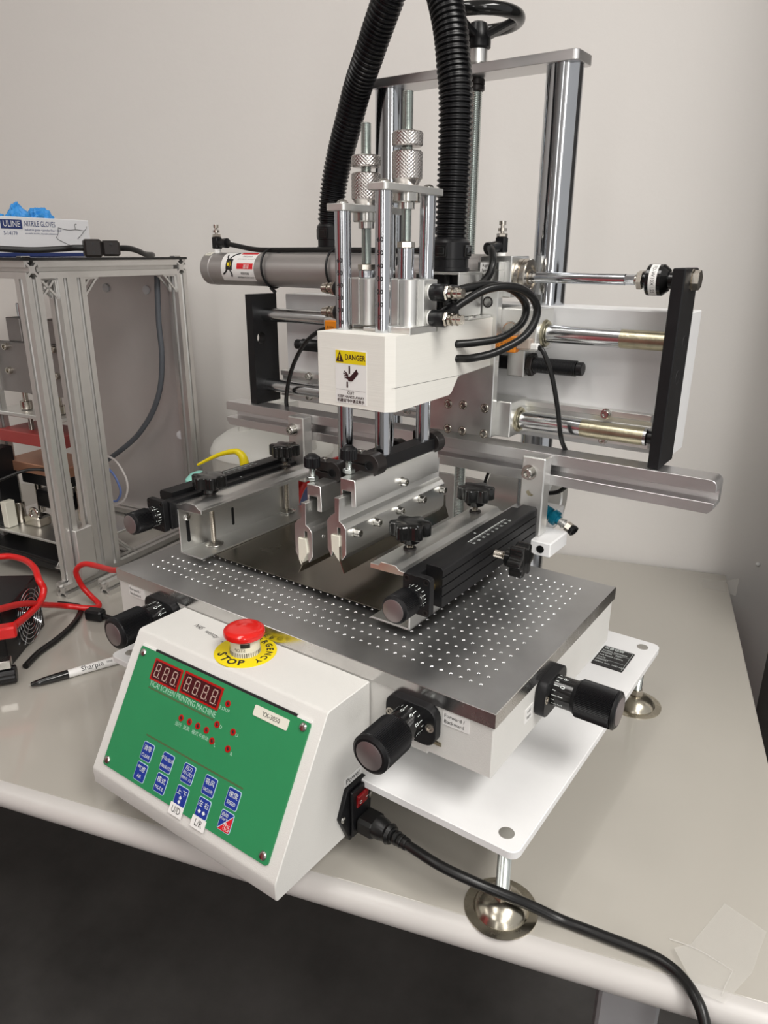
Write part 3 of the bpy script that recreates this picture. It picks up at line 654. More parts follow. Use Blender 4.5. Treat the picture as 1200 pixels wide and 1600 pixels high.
p('cylinder_mount', MB().box(-.2300, X1-.0004, .1300, .1770, .2790, .2832, .0004).box(X1-.030, X1-.0002, .1290, .1760, .2740, .2860, .0005), M['alu'])
# ---- squeegee lift assemblies
XA, XB, YF, YB, YM = -.2525, -.2045, .1285, .2050, .1665
knd = {}
def lift(x, zy, rbot, n1, n2, col0, sm0, ttop, hexz, dome=True):
    for y in (YF, YB):
        r_ = p('squeegee_rod', MB().cyl((x, y, rbot), (x, y, zy), .0080, 36), M['chrome'])
        if y == YF:
            # engraved height scale
            mk = MB(); zz0 = .2945 if x == XB else .2758
            u, v, d = basis((0, 0, 1))   # u = z cross x = y ; v = z cross y = -x
            base = R(141) ; step = .00116
            for k in range(61):
                z_ = zz0+k*step; ln = 14 if k % 10 else 22
                if z_ < .2806: continue
                band(mk, (x, y, 0), (0, 0, 1), .00806, base, base+R(ln*1.25), z_, z_+.00032, 3)
            for k in range(7):
                z_ = zz0+k*10*step
                if z_ < .2830: continue
                q = text_mesh([(str(k*10), (0, 0, 0), (1, 0, 0), (0, 1, 0), .0062, 'CENTER', 1, .02)])
                vs = []
                for X_, Y_, _ in q.v:
                    aa = R(281)+X_/.0081; vs.append((x+.0081*math.cos(aa), y+.0081*math.sin(aa), z_+Y_))
                mk.add(vs, q.f)
            p('engraved_scale', mk, M['ink'], r_)
        p('dome_screw', MB().lathe((x, y, zy+.0064), (0, 0, 1), [(0, .0058), (.0015, .0055), (.0032, .0038), (.0038, .0018)], 20), M['steel'], r_)
    yk = p('yoke_plate', MB().prism(rrect(x-.0115, x+.0115, YF-.0125, YB+.0125, .004), 'z', zy, zy+.0064, .0006), M['anod'])
    p('knurled_nut', MB().knurl((x, YM, n1[0]), (0, 0, 1), .01435, n1[1]-n1[0], rows=18), M['knurl'])
    p('knurled_nut', MB().lathe((x, YM, zy+.0064), (0, 0, 1), [(0, .0105), (.0052, .0132)], 36).knurl((x, YM, zy+.0114), (0, 0, 1), .01435, n2[1]-zy-.0114, rows=36), M['knurl'])
    p('collar', MB().lathe((x, YM, col0), (0, 0, 1), [(0, .0125), (.0010, .0135), (zy-col0, .0135)], 32).cyl((x, YM, sm0), (x, YM, col0), .0080, 28), M['steel'])
    p('adjusting_thread', MB().thread((x, YM, hexz), (x, YM, ttop), .0052, .0013, .0008, 18), M['zinc'])
    p('hex_nut', MB().hexn((x, YM, hexz-.0055), (0, 0, 1), .0088, .0058, .15), M['nickel'])
    p('piston', MB().cyl((x, YM, .3285), (x, YM, hexz-.0055), .0080, 32, .0006), M['chrome'])
    # compact cylinder body with rounded corner posts
    h = .0210; pts = []
    for q in range(4):
        loc = []
        cx, cy, r = h-.0075, h-.0075, .0085
        loc += [(h-.0018, h-.019), (h-.0018, h-.0163), (h-.0042, h-.0163), (h-.0042, h-.0150), (h-.0012, h-.0150)]
        for k in range(7): a = R(-15+120*k/6); loc.append((cx+r*math.cos(a), cy+r*math.sin(a)))
        loc += [(h-.0150, h-.0012), (h-.0150, h-.0042), (h-.0163, h-.0042), (h-.0163, h-.0018), (h-.019, h-.0018)]
        ca, sa = math.cos(PI/2*q), math.sin(PI/2*q)
        pts += [(x+a*ca-b*sa, YM+a*sa+b*ca) for a, b in loc]
    cb = p('compact_cylinder', MB().prism(pts, 'z', .2834, .3285, .0004), M['anod'])
    s_ = 1 if x == XB else -1
    cb2 = MB().box(min(x+s_*.017, x+s_*.0255), max(x+s_*.017, x+s_*.0255), YM-.006, YM+.019, .2836, .3283, .0006)
    p('port_face', cb2, M['anod'], cb)
    return cb
cbB = lift(XB, .4062, .1580, (.4462, .4588), (.4160, .4425), .3978, .3922, .4920, .3628)
cbA = lift(XA, .3900, .1400, (.4312, .4416), (.4015, .4262), .3815, .3756, .4700, .3415)
q = p('maker_label', MB().box(XB-.0205, XB-.0125, YM-.02145, YM-.0211, .2850, .3040), M['paper'], cbB, 'small blue and white label')
p('blue_panel', MB().box(XB-.0203, XB-.0127, YM-.02165, YM-.02145, .2970, .3035), M['keyline'], cbB)
# speed fittings on the compact cylinders
def fitting(x, y, z, s_, elbow, hose):
    d = V((s_, 0, 0)); c = V((x, y, z))
    f = p('speed_fitting', MB().lathe(c+d*.0026, d, [(0, .0076), (.0010, .0082), (.0150, .0082), (.0160, .0076)], 28), M['black'])
    p('seal', MB().lathe(c, d, [(0, .0066), (.0012, .0078), (.0026, .0078)], 24), M['ptfe'], f)
    p('screw', MB().hexn(c+d*.0186, d, .0074, .0035).lathe(c+d*.0221, d, [(0, .0045), (.0010, .0062), (.0040, .0062), (.0045, .0040), (.0070, .0040), (.0072, .0058), (.0100, .0058), (.0105, .0046), (.0150, .0046)], 20), M['nickel'], f)
    e = V(elbow).normalized()
    p('push_ring', MB().lathe(c+d*.0110, e, [(0, .0068), (.0150, .0068), (.0160, .0078), (.0220, .0078), (.0225, .0050)], 22), M['black'], f)
    if hose: p('air_hose', MB().tube(hose, .0042, 14, 10), M['rubber'])
    return f
XP = XB+.0255
fitting(XP, .172, .3165, 1, (.25, 1, -.05), [(-.1640, .188, .3160), (-.1560, .205, .3200), (-.1450, .232, .3225), (-.1340, .262, .3170), (-.1300, .288, .3010), (-.1320, .286, .2820), (-.1420, .258, .2680), (-.1580, .235, .2640), (-.1715, .2203, .2629), (-.1760, .2180, .2629)])
fitting(XP, .172, .2920, 1, (.15, 1, .35), [(-.1640, .190, .2990), (-.1560, .202, .3080), (-.1400, .222, .3195), (-.1240, .2500, .3200), (-.1150, .2740, .3080), (-.1130, .2800, .2900), (-.1200, .2680, .2700), (-.1380, .2420, .2550), (-.1570, .2250, .2490), (-.1715, .2215, .2475), (-.1760, .2190, .2475)])
XQ = XA-.0255
fitting(XQ, .172, .3165, -1, (-.2, 1, .1), [(-.2920, .190, .3175), (-.2960, .215, .3230), (-.2930, .250, .3330), (-.2900, .2800, .3450)])
fitting(XQ, .172, .2920, -1, (-.3, 1, .4), None)
# ---- corrugated hoses with connectors
def corrugated(pts, r, pitch, name_label, seg=26):
    P_ = resample(spline(pts, 30), pitch/4); 
    o_ = p('corrugated_hose', MB().tube(P_, r, seg, smooth=False, radii=lambda i, n: r if i % 4 in (0, 1) else r*.87), M['blackhose'], label=name_label)
    return o_
def connector(x, y, z):
    o_ = p('hose_connector', MB().lathe((x, y, z), (0, 0, 1), [(0, .0200), (.001, .0212), (.0040, .0212), (.0045, .0200), (.0130, .0200), (.0135, .0212), (.0300, .0212), (.0330, .0190), (.0340, .0175)], 40), M['black'])
    for k in range(4):
        a = R(-100+90*k+12); d = V((math.cos(a), math.sin(a), 0)); s_ = V((-d.y, d.x, 0))
        mb = MB().obox(V((x, y, z+.0215))+d*.0212, d, s_, (0, 0, 1), .0012, .0070, .0058, .0005)
        mb2 = MB().obox(V((x, y, z+.0215))+d*.0222, d, s_, (0, 0, 1), .0014, .0048, .0036, .0008)
        p('latch', mb.add(mb2.v, mb2.f), M['blackgloss'], o_)
    return o_
connector(-.2150, .270, .3335); connector(-.4630, .372, .3560)
corrugated([(-.2150, .270, .3620), (-.2148, .270, .389), (-.2135, .270, .445), (-.2145, .270, .5045), (-.2190, .271, .533), (-.2240, .272, .562), (-.2350, .275, .595), (-.2550, .283, .633), (-.2800, .294, .650), (-.3050, .303, .643), (-.3283, .310, .6148), (-.3494, .320, .5926), (-.3704, .330, .5685), (-.3981, .345, .5406), (-.4192, .355, .5088), (-.4412, .365, .4746), (-.4569, .370, .4373), (-.4634, .370, .3976), (-.4628, .371, .3860)], .0178, .0052, 'black corrugated cable hose arching over the head')
br = p('hose_bracket', MB().box(-.2440, -.1880, .2440, .2960, .3312, .3335, .0006).box(-.1900, -.1880, .2440, .2960, .2870, .3312, .0006).box(-.1880, -.1745, .2440, .2960, .2847, .2868, .0006).box(-.2440, -.2420, .2440, .2960, .2848, .3312), M['alu'])
p('screw', MB().lathe((-.1800, .262, .2868), (0, 0, 1), [(0, .0042), (.0014, .0038), (.0022, .0024)], 16), M['steel'], br)
p('cable_bundle', MB().tube([(-.225, .265, .3310), (-.222, .262, .315), (-.226, .258, .300), (-.225, .262, .286)], .0040, 8).tube([(-.212, .262, .3310), (-.208, .256, .315), (-.205, .250, .300), (-.206, .252, .286)], .0045, 8).tube([(-.200, .266, .3310), (-.198, .262, .315), (-.200, .255, .300), (-.199, .258, .286)], .0036, 8).box(-.2400, -.1950, .2600, .2940, .2850, .3300), M['rubber'], br)
# ---- squeegees
def squeegee(dx, dz, y0, label, blade, steelb, plate):
    hol = [(-.2105, .1294), (-.2043, .1294), (-.2050, .1060), (-.2005, .1035), (-.1970, .0990), (-.1970, .0725), (-.2024, .0648), (-.2036, .0680), (-.2036, .0990), (-.2072, .0990), (-.2072, .0910), (-.2145, .0910), (-.2145, .0690), (-.2163, .0662), (-.2204, .0739), (-.2204, .1040), (-.2165, .1090), (-.2105, .1133)]
    h = p('squeegee_holder', MB().prism([(a+dx, b+dz) for a, b in hol], 'y', y0, y0+.187, .0003), M['alu'], label=label)
    p('squeegee_blade', MB().prism(blade, 'y', y0-.002, y0+.196), M['cream'], h, 'pale squeegee blade')
    p('steel_blade', MB().prism(steelb, 'y', y0-.002, y0+.202), M['sheet'], h, 'thin steel blade')
    br_ = [(-.2132, .1458), (-.1963, .1458), (-.1950, .1445), (-.1940, .1184), (-.2000, .1180), (-.2002, .1334), (-.2110, .1334), (-.2112, .1160), (-.2135, .1160)]
    b = p('squeegee_bracket', MB().prism([(a+dx, z_+dz) for a, z_ in br_], 'y', y0+.0128, y0+.167, .0006), M['alu'])
    return h, b
h1, b1 = squeegee(0, 0, .0562, 'squeegee holder with row of cap screws', [(-.2140, .0905), (-.2042, .0905), (-.2040, .0643), (-.2134, .0745)], [(-.2039, .0800), (-.2033, .0800), (-.2028, .0660), (-.1980, .0527), (-.1986, .0525), (-.2037, .0660)], True)
for yb, zb in ((.071, .0950), (.105, .0958), (.147, .0965), (.190, .0975), (.234, .0970)):
    p('cap_screw', MB().bolt((-.1970, yb, zb-.003), (1, 0, 0), .0042, .0065, .0050), M['steel'], h1)
p('cap_screw', MB().bolt((-.1945, .1490, .1255), (1, 0, 0), .0042, .0065, .0050), M['steel'], b1)
h2, b2 = squeegee(-.0478, -.0160, .0610, 'left squeegee holder with bent tip blade', [(-.2620, .0745), (-.2523, .0745), (-.2505, .0600), (-.2590, .0450), (-.2620, .0500)], [(-.2588, .0500), (-.2580, .0500), (-.2572, .0450), (-.2628, .0350), (-.2632, .0352), (-.2584, .0448)], False)
p('set_screw', MB().lathe((-.2448, .0790, .0740), (1, 0, 0), [(0, .0022), (.0006, .0020), (.0002, .0014)], 12), M['chamfer'], h2)
def clampbar(x, z0, dz):
    bar = p('pivot_bar', MB().box(x-.0100, x+.0100, YF-.0125, YB+.0100, z0, z0+.0125, .0008), M['blackanod'])
    for y0, y1 in ((YF-.0285, YF-.0130), (YB+.0105, YB+.0240)):
        pr = []
        cx, cz, r = x+.0035, z0+.0065, .0118
        for k in range(15): a = R(-115+230*k/14); pr.append((cx+r*math.cos(a), cz+r*math.sin(a)))
        pr += [(x-.0200, cz+.0108), (x-.0200, cz+.0008), (cx-.005, cz+.0008), (cx-.005, cz-.0008), (x-.0200, cz-.0008), (x-.0200, cz-.0095)]
        cl = p('split_clamp', MB().prism(pr, 'y', y0, y1, .0005), M['blacksteel'])
        p('bore', MB().lathe((cx, y0-.0002, cz), (0, -1, 0), [(0, .0052), (.0004, .0052), (.0004, .0040), (0, .0038)], 20), M['black'], cl)
        p('cap_screw', MB().lathe((x-.0120, (y0+y1)/2, cz+.0108), (0, 0, 1), [(0, .0038), (.0010, .0038), (.0010, .0022), (.0002, .0020)], 16), M['steel'], cl)
    kx, ky = x-.0105, YF-.0430
    tk = p('thumb_screw', MB().star((kx, ky, z0+.0145), (0, 0, 1), .0082, .0003, 24, .0110, 96, .0008).lathe((kx, ky, z0+.0250), (0, 0, 1), [(0, .0078), (.0030, .0045), (.0036, .002)], 24), M['black'], label='black ribbed thumb screw')
    p('stud', MB().thread((kx, ky, z0-.006), (kx, ky, z0+.0145), .0034, .0012, .0005, 14).hexn((kx, ky, z0+.0004), (0, 0, 1), .0062, .0042), M['zinc'], tk)
clampbar(XB, .1460, 0); clampbar(XA, .1300, 0)
# ---- side arms: channel, clamping strip, star knobs, slide, dial
def star_knob(par, x, y, z, d=(0, 0, 1), r=.0212):
    k = p('star_knob', MB().lathe(V((x, y, z)), d, [(0, .0090), (.0010, .0102), (.0075, .0108), (.0080, .0100)], 24).star(V((x, y, z))+V(d)*.0072, d, r-.0024, .0024, 6, .0150, 72, .0014, .7), M['blackgloss'], par)
    return k
def arm(s_, xw, xin, web0, web1):
    # s_ = -1 left arm, +1 right arm ; xw = outer web face, xin = inner edge of flanges
    y0, y1 = .0655, .2790
    fl = MB().box(min(xw, xin), max(xw, xin), y0-.0010, y1, .0070, .0092, .0003)
    tw = .0022
    fl.box(min(xw, xw-s_*tw), max(xw, xw-s_*tw), y0-.0010, y1, .0070, .0630, .0003)
    a = p('arm_channel', fl, M['alu'], label='aluminium angle of the %s arm' % ('left' if s_ < 0 else 'right'))
    return a
aL = arm(-1, -.4600, -.4218, 0, 0); aR = arm(1, -.1265, -.1725, 0, 0)
sl = MB().prism(rrect(.0745, .0795, .0180, .0480, .0024), 'x', -.4578, -.4574)
p('slot', sl, M['black'], aL)
p('screw', MB().lathe((-.4578, .0770, .0505), (1, 0, 0), [(0, .0048), (.0016, .0044), (.0026, .0028)], 16), M['steel'], aL)
p('slot', MB().prism(rrect(.1485, .1525, .0180, .0420, .0019), 'x', -.4578, -.4574), M['black'], aL)
strL = [(-.4615, .0640), (-.4615, .0700), (-.4520, .0705), (-.4437, .0748), (-.4270, .0748), (-.4215, .0705), (-.4172, .0695), (-.4172, .0650), (-.4300, .0650), (-.4430, .0640)]
strR = [(-.1740, .0618), (-.1740, .0668), (-.1640, .0672), (-.1610, .0712), (-.1440, .0712), (-.1395, .0672), (-.1310, .0668), (-.1310, .0630), (-.1420, .0625), (-.1600, .0618)]
cL = p('clamp_strip', MB().prism(strL, 'y', .0650, .2780, .0003), M['alu']); cR = p('clamp_strip', MB().prism(strR, 'y', .0650, .2780, .0003), M['alu'])
def clamp_screw(x, y, zs, zk, washer=True):
    cs = p('clamp_screw', MB().thread((x, y, .0120), (x, y, zk), .0034, .0012, .0005, 14), M['nickel'])
    p('foot_pad', MB().lathe((x, y, .0092), (0, 0, 1), [(0, .0105), (.0006, .0115), (.0018, .0118), (.0030, .0095), (.0046, .0062), (.0054, .0034)], 30), M['steel'], cs)
    p('washer', MB().lathe((x, y, zs), (0, 0, 1), [(0, .0066), (.0022, .0066), (.0024, .0058)], 24), M['blacksteel'], cs)
    star_knob(cs, x, y, zk); return cs
clamp_screw(-.4440, .1040, .0748, .0775); clamp_screw(-.4530, .2480, .0748, .0840)
clamp_screw(-.1560, .1080, .0712, .0790); clamp_screw(-.1560, .2450, .0712, .0800)
def dial(c, d, updir, rk, rd, ld, lk, rc, n0=0, dn=1, teeth=60, par=None, tsize=.0060):
    """graduated sleeve + ribbed grip + flat cap; c on the flange face, d outwards"""
    c = V(c); d = V(d).normalized(); up_ = V(updir); s_ = d.cross(up_).normalized()
    sl_ = p('dial_sleeve', MB().lathe(c, d, [(0, rd), (ld, rd)], 40), M['blackgloss'], par)
    p('grip', MB().lathe(c+d*(ld-.004), d, [(0, rd), (.004, rk-.0008)], 40).star(c+d*ld, d, rk-.00035, .00045, teeth, lk-.004, teeth*4, .0006).lathe(c+d*(ld+lk-.0042), d, [(0, rk-.001), (.0010, rk+.0002), (.0025, rk), (.0042, rk-.0025)], 40), M['black'], par)
    p('end_cap', MB().lathe(c+d*(ld+lk), d, [(-.001, rc+.0004), (.0004, rc+.0004), (.0006, rc)], 40), M['capface'], par, 'flat greyish pink end cap')
    mk = MB(); rr = rd+.00012
    for k in range(20):
        a = R(18*k+6); e = up_*math.cos(a)+s_*math.sin(a); t = d.cross(e)
        ln = .0050 if k % 2 == 0 else .0030
        mk.add([c+e*rr+d*.0015+t*.0003, c+e*rr+d*.0015-t*.0003, c+e*rr+d*(.0015+ln)-t*.0003, c+e*rr+d*(.0015+ln)+t*.0003], [(0, 1, 2, 3)])
        if k % 2 == 0:
            num = str((n0+dn*(k//2)) % 10)
            q = text_mesh([(num, (0, 0, 0), (1, 0, 0), (0, 1, 0), tsize, 'CENTER')]); vs = []
            for X_, Y_, _ in q.v:
                aa = a+X_/rr; e2 = up_*math.cos(aa)+s_*math.sin(aa)
                vs.append(c+e2*rr+d*(.0015+ln+.0036-Y_))
            mk.add(vs, q.f)
    p('graduations', mk, M['inkwhite'], par)
# slide units
def slide(s_, xa, xb):
    # xa inner face, xb outer face
    lo, hi = min(xa, xb), max(xa, xb)
    xi = xa+s_*.0135
    inner = MB().box(min(xa, xi), max(xa, xi), .0560, .2790, .0400, .0745, .0006)
    g = p('slide_rail', inner, M['blackanod'])
    a0, a1 = min(xi, xb), max(xi, xb)
    prf = [(a0, .0390), (a1, .0390)] ; o1, o2 = (a1, a0) if s_ > 0 else (a0, a1)
    e = .0007*s_
    e = .0018*s_; pts = [(o2, .0390), (o1, .0390), (o1, .0500), (o1-e, .0501), (o1-e, .0513), (o1, .0514), (o1, .0598), (o1-e, .0599), (o1-e, .0611), (o1, .0612), (o1, .0690), (o1-e, .0691), (o1-e, .0702), (o1, .0703), (o1, .0770), (o1-s_*.0022, .0797), (o2, .0797)]
    b = p('slide_body', MB().prism(pts, 'y', .0700, .2798, .0002), M['blackanod'])
    # scale printed on top
    mk = MB(); zt = .0799; cx = (o1+o2)/2
    quad(mk, (0, 0, zt), (1, 0, 0), (0, 1, 0), cx-.0042, cx-.0036, .140, .222)
    for k in range(41):
        y_ = .1410+k*.0020; ln = .0034 if k % 5 == 0 else .0018
        quad(mk, (0, 0, zt), (1, 0, 0), (0, 1, 0), cx-.0036, cx-.0036+ln, y_, y_+.0003)
    for k in range(9):
        text_mesh([(str(abs(k-4)*10) if k != 4 else '0', (cx+.0024, .1412+k*.0100, zt), (0, -1, 0), (1, 0, 0), .0042, 'CENTER')], mk)
    p('printed_scale', mk, M['inkwhite'], b)
    zt2 = .0747; mk2 = MB().add([((xa+xi)/2-.0015, .1770, zt2), ((xa+xi)/2+.0030, .1780, zt2), ((xa+xi)/2-.0015, .1790, zt2)], [(0, 1, 2)])
    p('pointer', mk2, M['inkwhite'], g)
    # end plate with screws and dial
    xc = (xa+xb)/2+.0005*s_
    ep = p('end_plate', MB().prism(rrect(xc-.0150, xc+.0150, .0372, .0760, .0035), 'y', .0485, .0558, .0006), M['blackanod'])
    for dx, dz in ((-.0105, .0715), (.0105, .0715), (-.0105, .0415), (.0105, .0415)):
        p('cap_screw', MB().lathe((xc+dx, .0485, dz), (0, -1, 0), [(0, .0030), (.0004, .0030), (.0004, .0018), (-.001, .0016)], 16), M['blacksteel'], ep)
    dial((xc, .0485, .0560), (0, -1, 0), (0, 0, 1), .0132, .0118, .0125, .0245, .0104, 4 if s_ > 0 else 6, 1, 56, ep, .0052)
    p('screw_shaft', MB().cyl((xc+s_*.004, .0555, .0585), (xc+s_*.004, .0700, .0585), .0040, 16), M['brass'], ep)
    return b
bR = slide(1, -.1262, -.0945); bL = slide(-1, -.4602, -.4960)
lk = p('lock_screw', MB().thread((-.0945, .1750, .0590), (-.0780, .1750, .0590), .0042, .0016, .0007, 16), M['nickel'])
star_knob(lk, -.0800, .1750, .0590, (1, 0, 0), .0185)
# ---- large adjusting knobs on the housing
def big_knob(c, d, flange, n0, side):
    fl = p('knob_flange', flange, M['blackanod'])
    dial(c, d, (0, 0, 1), .0178, .0148, .0230, .0370, .0125, n0, 1, 72, fl, .0066)
    for dx in (-.0205, .0205):
        sdir = V((1, 0, 0)) if abs(d[1]) > .5 else V((0, 1, 0))
        p('cap_screw', MB().lathe(V(c)+sdir*dx, d, [(0, .0044), (.0006, .0044), (.0006, .0028), (-.002, .0026)], 18), M['nickel'], fl)
    return fl
def fl_y(cx, cz): return MB().prism(rrect(cx-.0260, cx+.0260, cz-.0195, cz+.0190, .0110, 4), 'y', -.0085, .0014, .0008)
def fl_x(cy, cz): return MB().prism(rrect(cy-.0260, cy+.0260, cz-.0195, cz+.0185, .0110, 4), 'x', -.0014, .0085, .0008)
big_knob((-.0775, -.0085, -.0318), (0, -1, 0), fl_y(-.0775, -.0325), 0, 'r')
big_knob((-.4140, -.0085, -.0300), (0, -1, 0), fl_y(-.4140, -.0325), 1, 'l')
big_knob((.0085, .1090, -.0310), (1, 0, 0), fl_x(.1090, -.0325), 9, 's')
p('grease_smear', MB().box(-.0700, -.0500, -.0003, .0010, -.0540, -.0500, .0004), M['greased'])
for (x0, x1, z0, z1, lines) in ((-.0500, -.0240, -.0300, -.0160, ('Forward /', 'Backward')), (-.4800, -.4520, -.0300, -.0165, ('Forward /', 'Backward'))):
    q = p('direction_label', MB().box(x0, x1, .0010, .0016, z0, z1), M['paper'], label='paper label reading Forward / Backward')
    p('lettering', text_mesh([(lines[0], (x0+.0015, .0008, z1-.0045), (1, 0, 0), (0, 0, 1), .0050, 'LEFT'), (lines[1], (x0+.0015, .0008, z1-.0102), (1, 0, 0), (0, 0, 1), .0050, 'LEFT')]), M['ink'], q)
q = p('direction_label', MB().box(-.0016, -.0010, .0640, .0800, -.0475, -.0330), M['paper'], label='paper label reading Left / Right')
p('lettering', text_mesh([('Left/', (-.0008, .0720, -.0370), (0, 1, 0), (0, 0, 1), .0042, 'CENTER'), ('Right', (-.0008, .0720, -.0430), (0, 1, 0), (0, 0, 1), .0042, 'CENTER')]), M['ink'], q)
# ---- control box
CX0, CX1 = -.3800, -.1270
cbp = [(.0004, -.0160), (-.0575, -.0155), (-.0605, -.0170), (-.1325, -.1415), (-.1332, -.1440), (-.1332, -.1595), (-.1315, -.1620), (-.0030, -.1655), (.0004, -.1640)]
ctl = p('control_box', MB().prism(cbp, 'x', CX0, CX1, .0008), M['white'], label='white sloping control box hanging at the front')
pn = V((0, -.8660, .5001)); pu = V((1, 0, 0)); pv = V((0, -.5001, -.8660)); po = V((CX1, -.0593, -.0152))+pn*.0012
def cpnt(u, v, h=0): return po+pu*u+pv*v+pn*h
def cq(mb, u0, u1, v0, v1, h=0.0002, th=0):
    if th: return mb.obox(cpnt((u0+u1)/2, (v0+v1)/2, h+th/2), pu, pv, pn, (u1-u0)/2, (v1-v0)/2, th/2)
    return mb.add([cpnt(u0, v0, h), cpnt(u1, v0, h), cpnt(u1, v1, h), cpnt(u0, v1, h)], [(0, 1, 2, 3)])
def rr3(mb, u0, u1, v0, v1, r, h0, h1):
    pl_ = rrect(u0, u1, v0, v1, r, 4); n = len(pl_)
    return mb.add([cpnt(a, b, h0) for a, b in pl_]+[cpnt(a, b, h1) for a, b in pl_], [tuple(range(n)), tuple(range(n, 2*n))]+[(k, (k+1) % n, n+(k+1) % n, n+k) for k in range(n)])
def csub(name, mb, m, label=None): return p(name, mb, m, ctl, label)
PT = .0008  # panel face height
csub('control_panel', rr3(MB(), -.2392, -.0123, .0145, .1375, .003, -.0014, PT), M['green'], 'green membrane control panel')
csub('panel_gap', rr3(MB(), -.2175, -.0285, .0122, .0146, .0004, -.0012, PT-.0002), M['ink'])
csub('panel_lip', rr3(MB(), -.2385, -.2178, .0122, .0146, .0004, -.0012, PT-.0001).add(*[(lambda m_: (m_.v, m_.f))(rr3(MB(), -.0282, -.0125, .0122, .0146, .0004, -.0012, PT-.0001))][0]), M['paper'])
for u, v in ((-.2335, .0205), (-.0188, .0200), (-.0192, .1310), (-.2340, .1318)):
    csub('panel_screw', MB().lathe(cpnt(u, v, PT), pn, [(0, .0040), (.0008, .0039), (.0018, .0030), (.0022, .0016)], 20), M['steel'])
# displays
def display(u0, u1, v0, v1, nd):
    rr3_ = MB(); rr3(rr3_, u0, u1, v0, v1, .0006, PT, PT+.0010)
    csub('display_bezel', rr3_, M['redlens'])
    w_ = MB(); b = .0019; rr3(w_, u0+b, u1-b, v0+b, v1-b, .0003, PT+.0010, PT+.0012); csub('display_window', w_, M['darkred'])
    sg = MB(); H = PT+.0014; W_ = (u1-u0-2*b)/nd; hh = (v1-v0-2*b)*.78; vm = (v0+v1)/2; t = .0011
    for k in range(nd):
        cu = u0+b+W_*(k+.5); dw = W_*.27; sl_ = .08
        def P2(a, bb): return cpnt(cu+a-bb*sl_, vm+bb, H)
        segs = [(-dw, -dw+t, -hh/2+t, -t*.4), (-dw, -dw+t, t*.4, hh/2-t), (dw-t, dw, -hh/2+t, -t*.4), (dw-t, dw, t*.4, hh/2-t), (-dw+t*.7, dw-t*.7, -hh/2, -hh/2+t), (-dw+t*.7, dw-t*.7, -t/2, t/2), (-dw+t*.7, dw-t*.7, hh/2-t, hh/2)]
        for a0, a1, b0, b1 in segs: sg.add([P2(a0, b0), P2(a1, b0), P2(a1, b1), P2(a0, b1)], [(0, 1, 2, 3)])
        a0 = dw+.0008; sg.add([P2(a0, hh/2-t), P2(a0+t, hh/2-t), P2(a0+t, hh/2), P2(a0, hh/2)], [(0, 1, 2, 3)])
    csub('digit_segments', sg, M['segment'])
display(-.2131, -.1724, .0198, .0412, 3); display(-.1692, -.1162, .0188, .0400, 4)
csub('lettering', text_mesh([('YICAI SCREEN PRINTING MACHINE', cpnt(-.1638, .0446, PT+.0002), pu, -pv, .0079, 'CENTER', .76)]), M['inkpale'])
ln = MB()
for v in (.0484, .0493): cq(ln, -.2110, -.1170, v, v+.0004, PT+.0002)
for v in (.0902, .0911): cq(ln, -.1932, -.0604, v, v+.0004, PT+.0002)
csub('ruled_lines', ln, M['inkbrown'])
leds = ((-.1066, .0300), (-.1565, .0612), (-.1449, .0609), (-.1333, .0607), (-.1216, .0605), (-.1115, .0513), (-.0907, .0509), (-.1113, .0668), (-.0905, .0664))
for u, v in leds:
    l_ = csub('indicator_light', MB().lathe(cpnt(u, v, PT), pn, [(0, .0032), (.0005, .0031), (.0006, .0020), (.0002, .0019)], 20), M['redlens'])
    csub('led', MB().lathe(cpnt(u, v, PT), pn, [(0, .0017), (.0005, .0012)], 12), M['maroon'])
S = [('E.STOP', cpnt(-.1085, .0360, PT+.0002), pu, -pv, .0042, 'CENTER'), ('运行', cpnt(-.1575, .0680, PT+.0002), pu, -pv, .0044, 'CENTER'), ('延风', cpnt(-.1460, .0678, PT+.0002), pu, -pv, .0044, 'CENTER'), ('模式', cpnt(-.1340, .0678, PT+.0002), pu, -pv, .0044, 'CENTER'), ('半自动', cpnt(-.1225, .0675, PT+.0002), pu, -pv, .0044, 'CENTER'), ('D', cpnt(-.1062, .0520, PT+.0002), pu, -pv, .0046, 'CENTER'), ('U', cpnt(-.0855, .0520, PT+.0002), pu, -pv, .0046, 'CENTER'), ('L', cpnt(-.1065, .0690, PT+.0002), pu, -pv, .0046, 'CENTER'), ('R', cpnt(-.0850, .0690, PT+.0002), pu, -pv, .0046, 'CENTER')]
csub('lettering', text_mesh(S), M['inkpale'])
keys = ((-.1849, .1052, '消零', 'CLEAR'), (-.1560, .1047, '手动/自动', 'MAN/AUTO'), (-.1265, .1038, '刮刀', '印1次2'), (-.0976, .1035, '吸风', 'VACUUM'), (-.0679, .1028, '速度', 'SPEED'),
        (-.1849, .1250, '气原', 'AIR'), (-.1552, .1245, '模式', 'MODE'), (-.1261, .1244, '上·下', ''), (-.0970, .1235, '左 右', ''), (-.0678, .1230, '', ''))
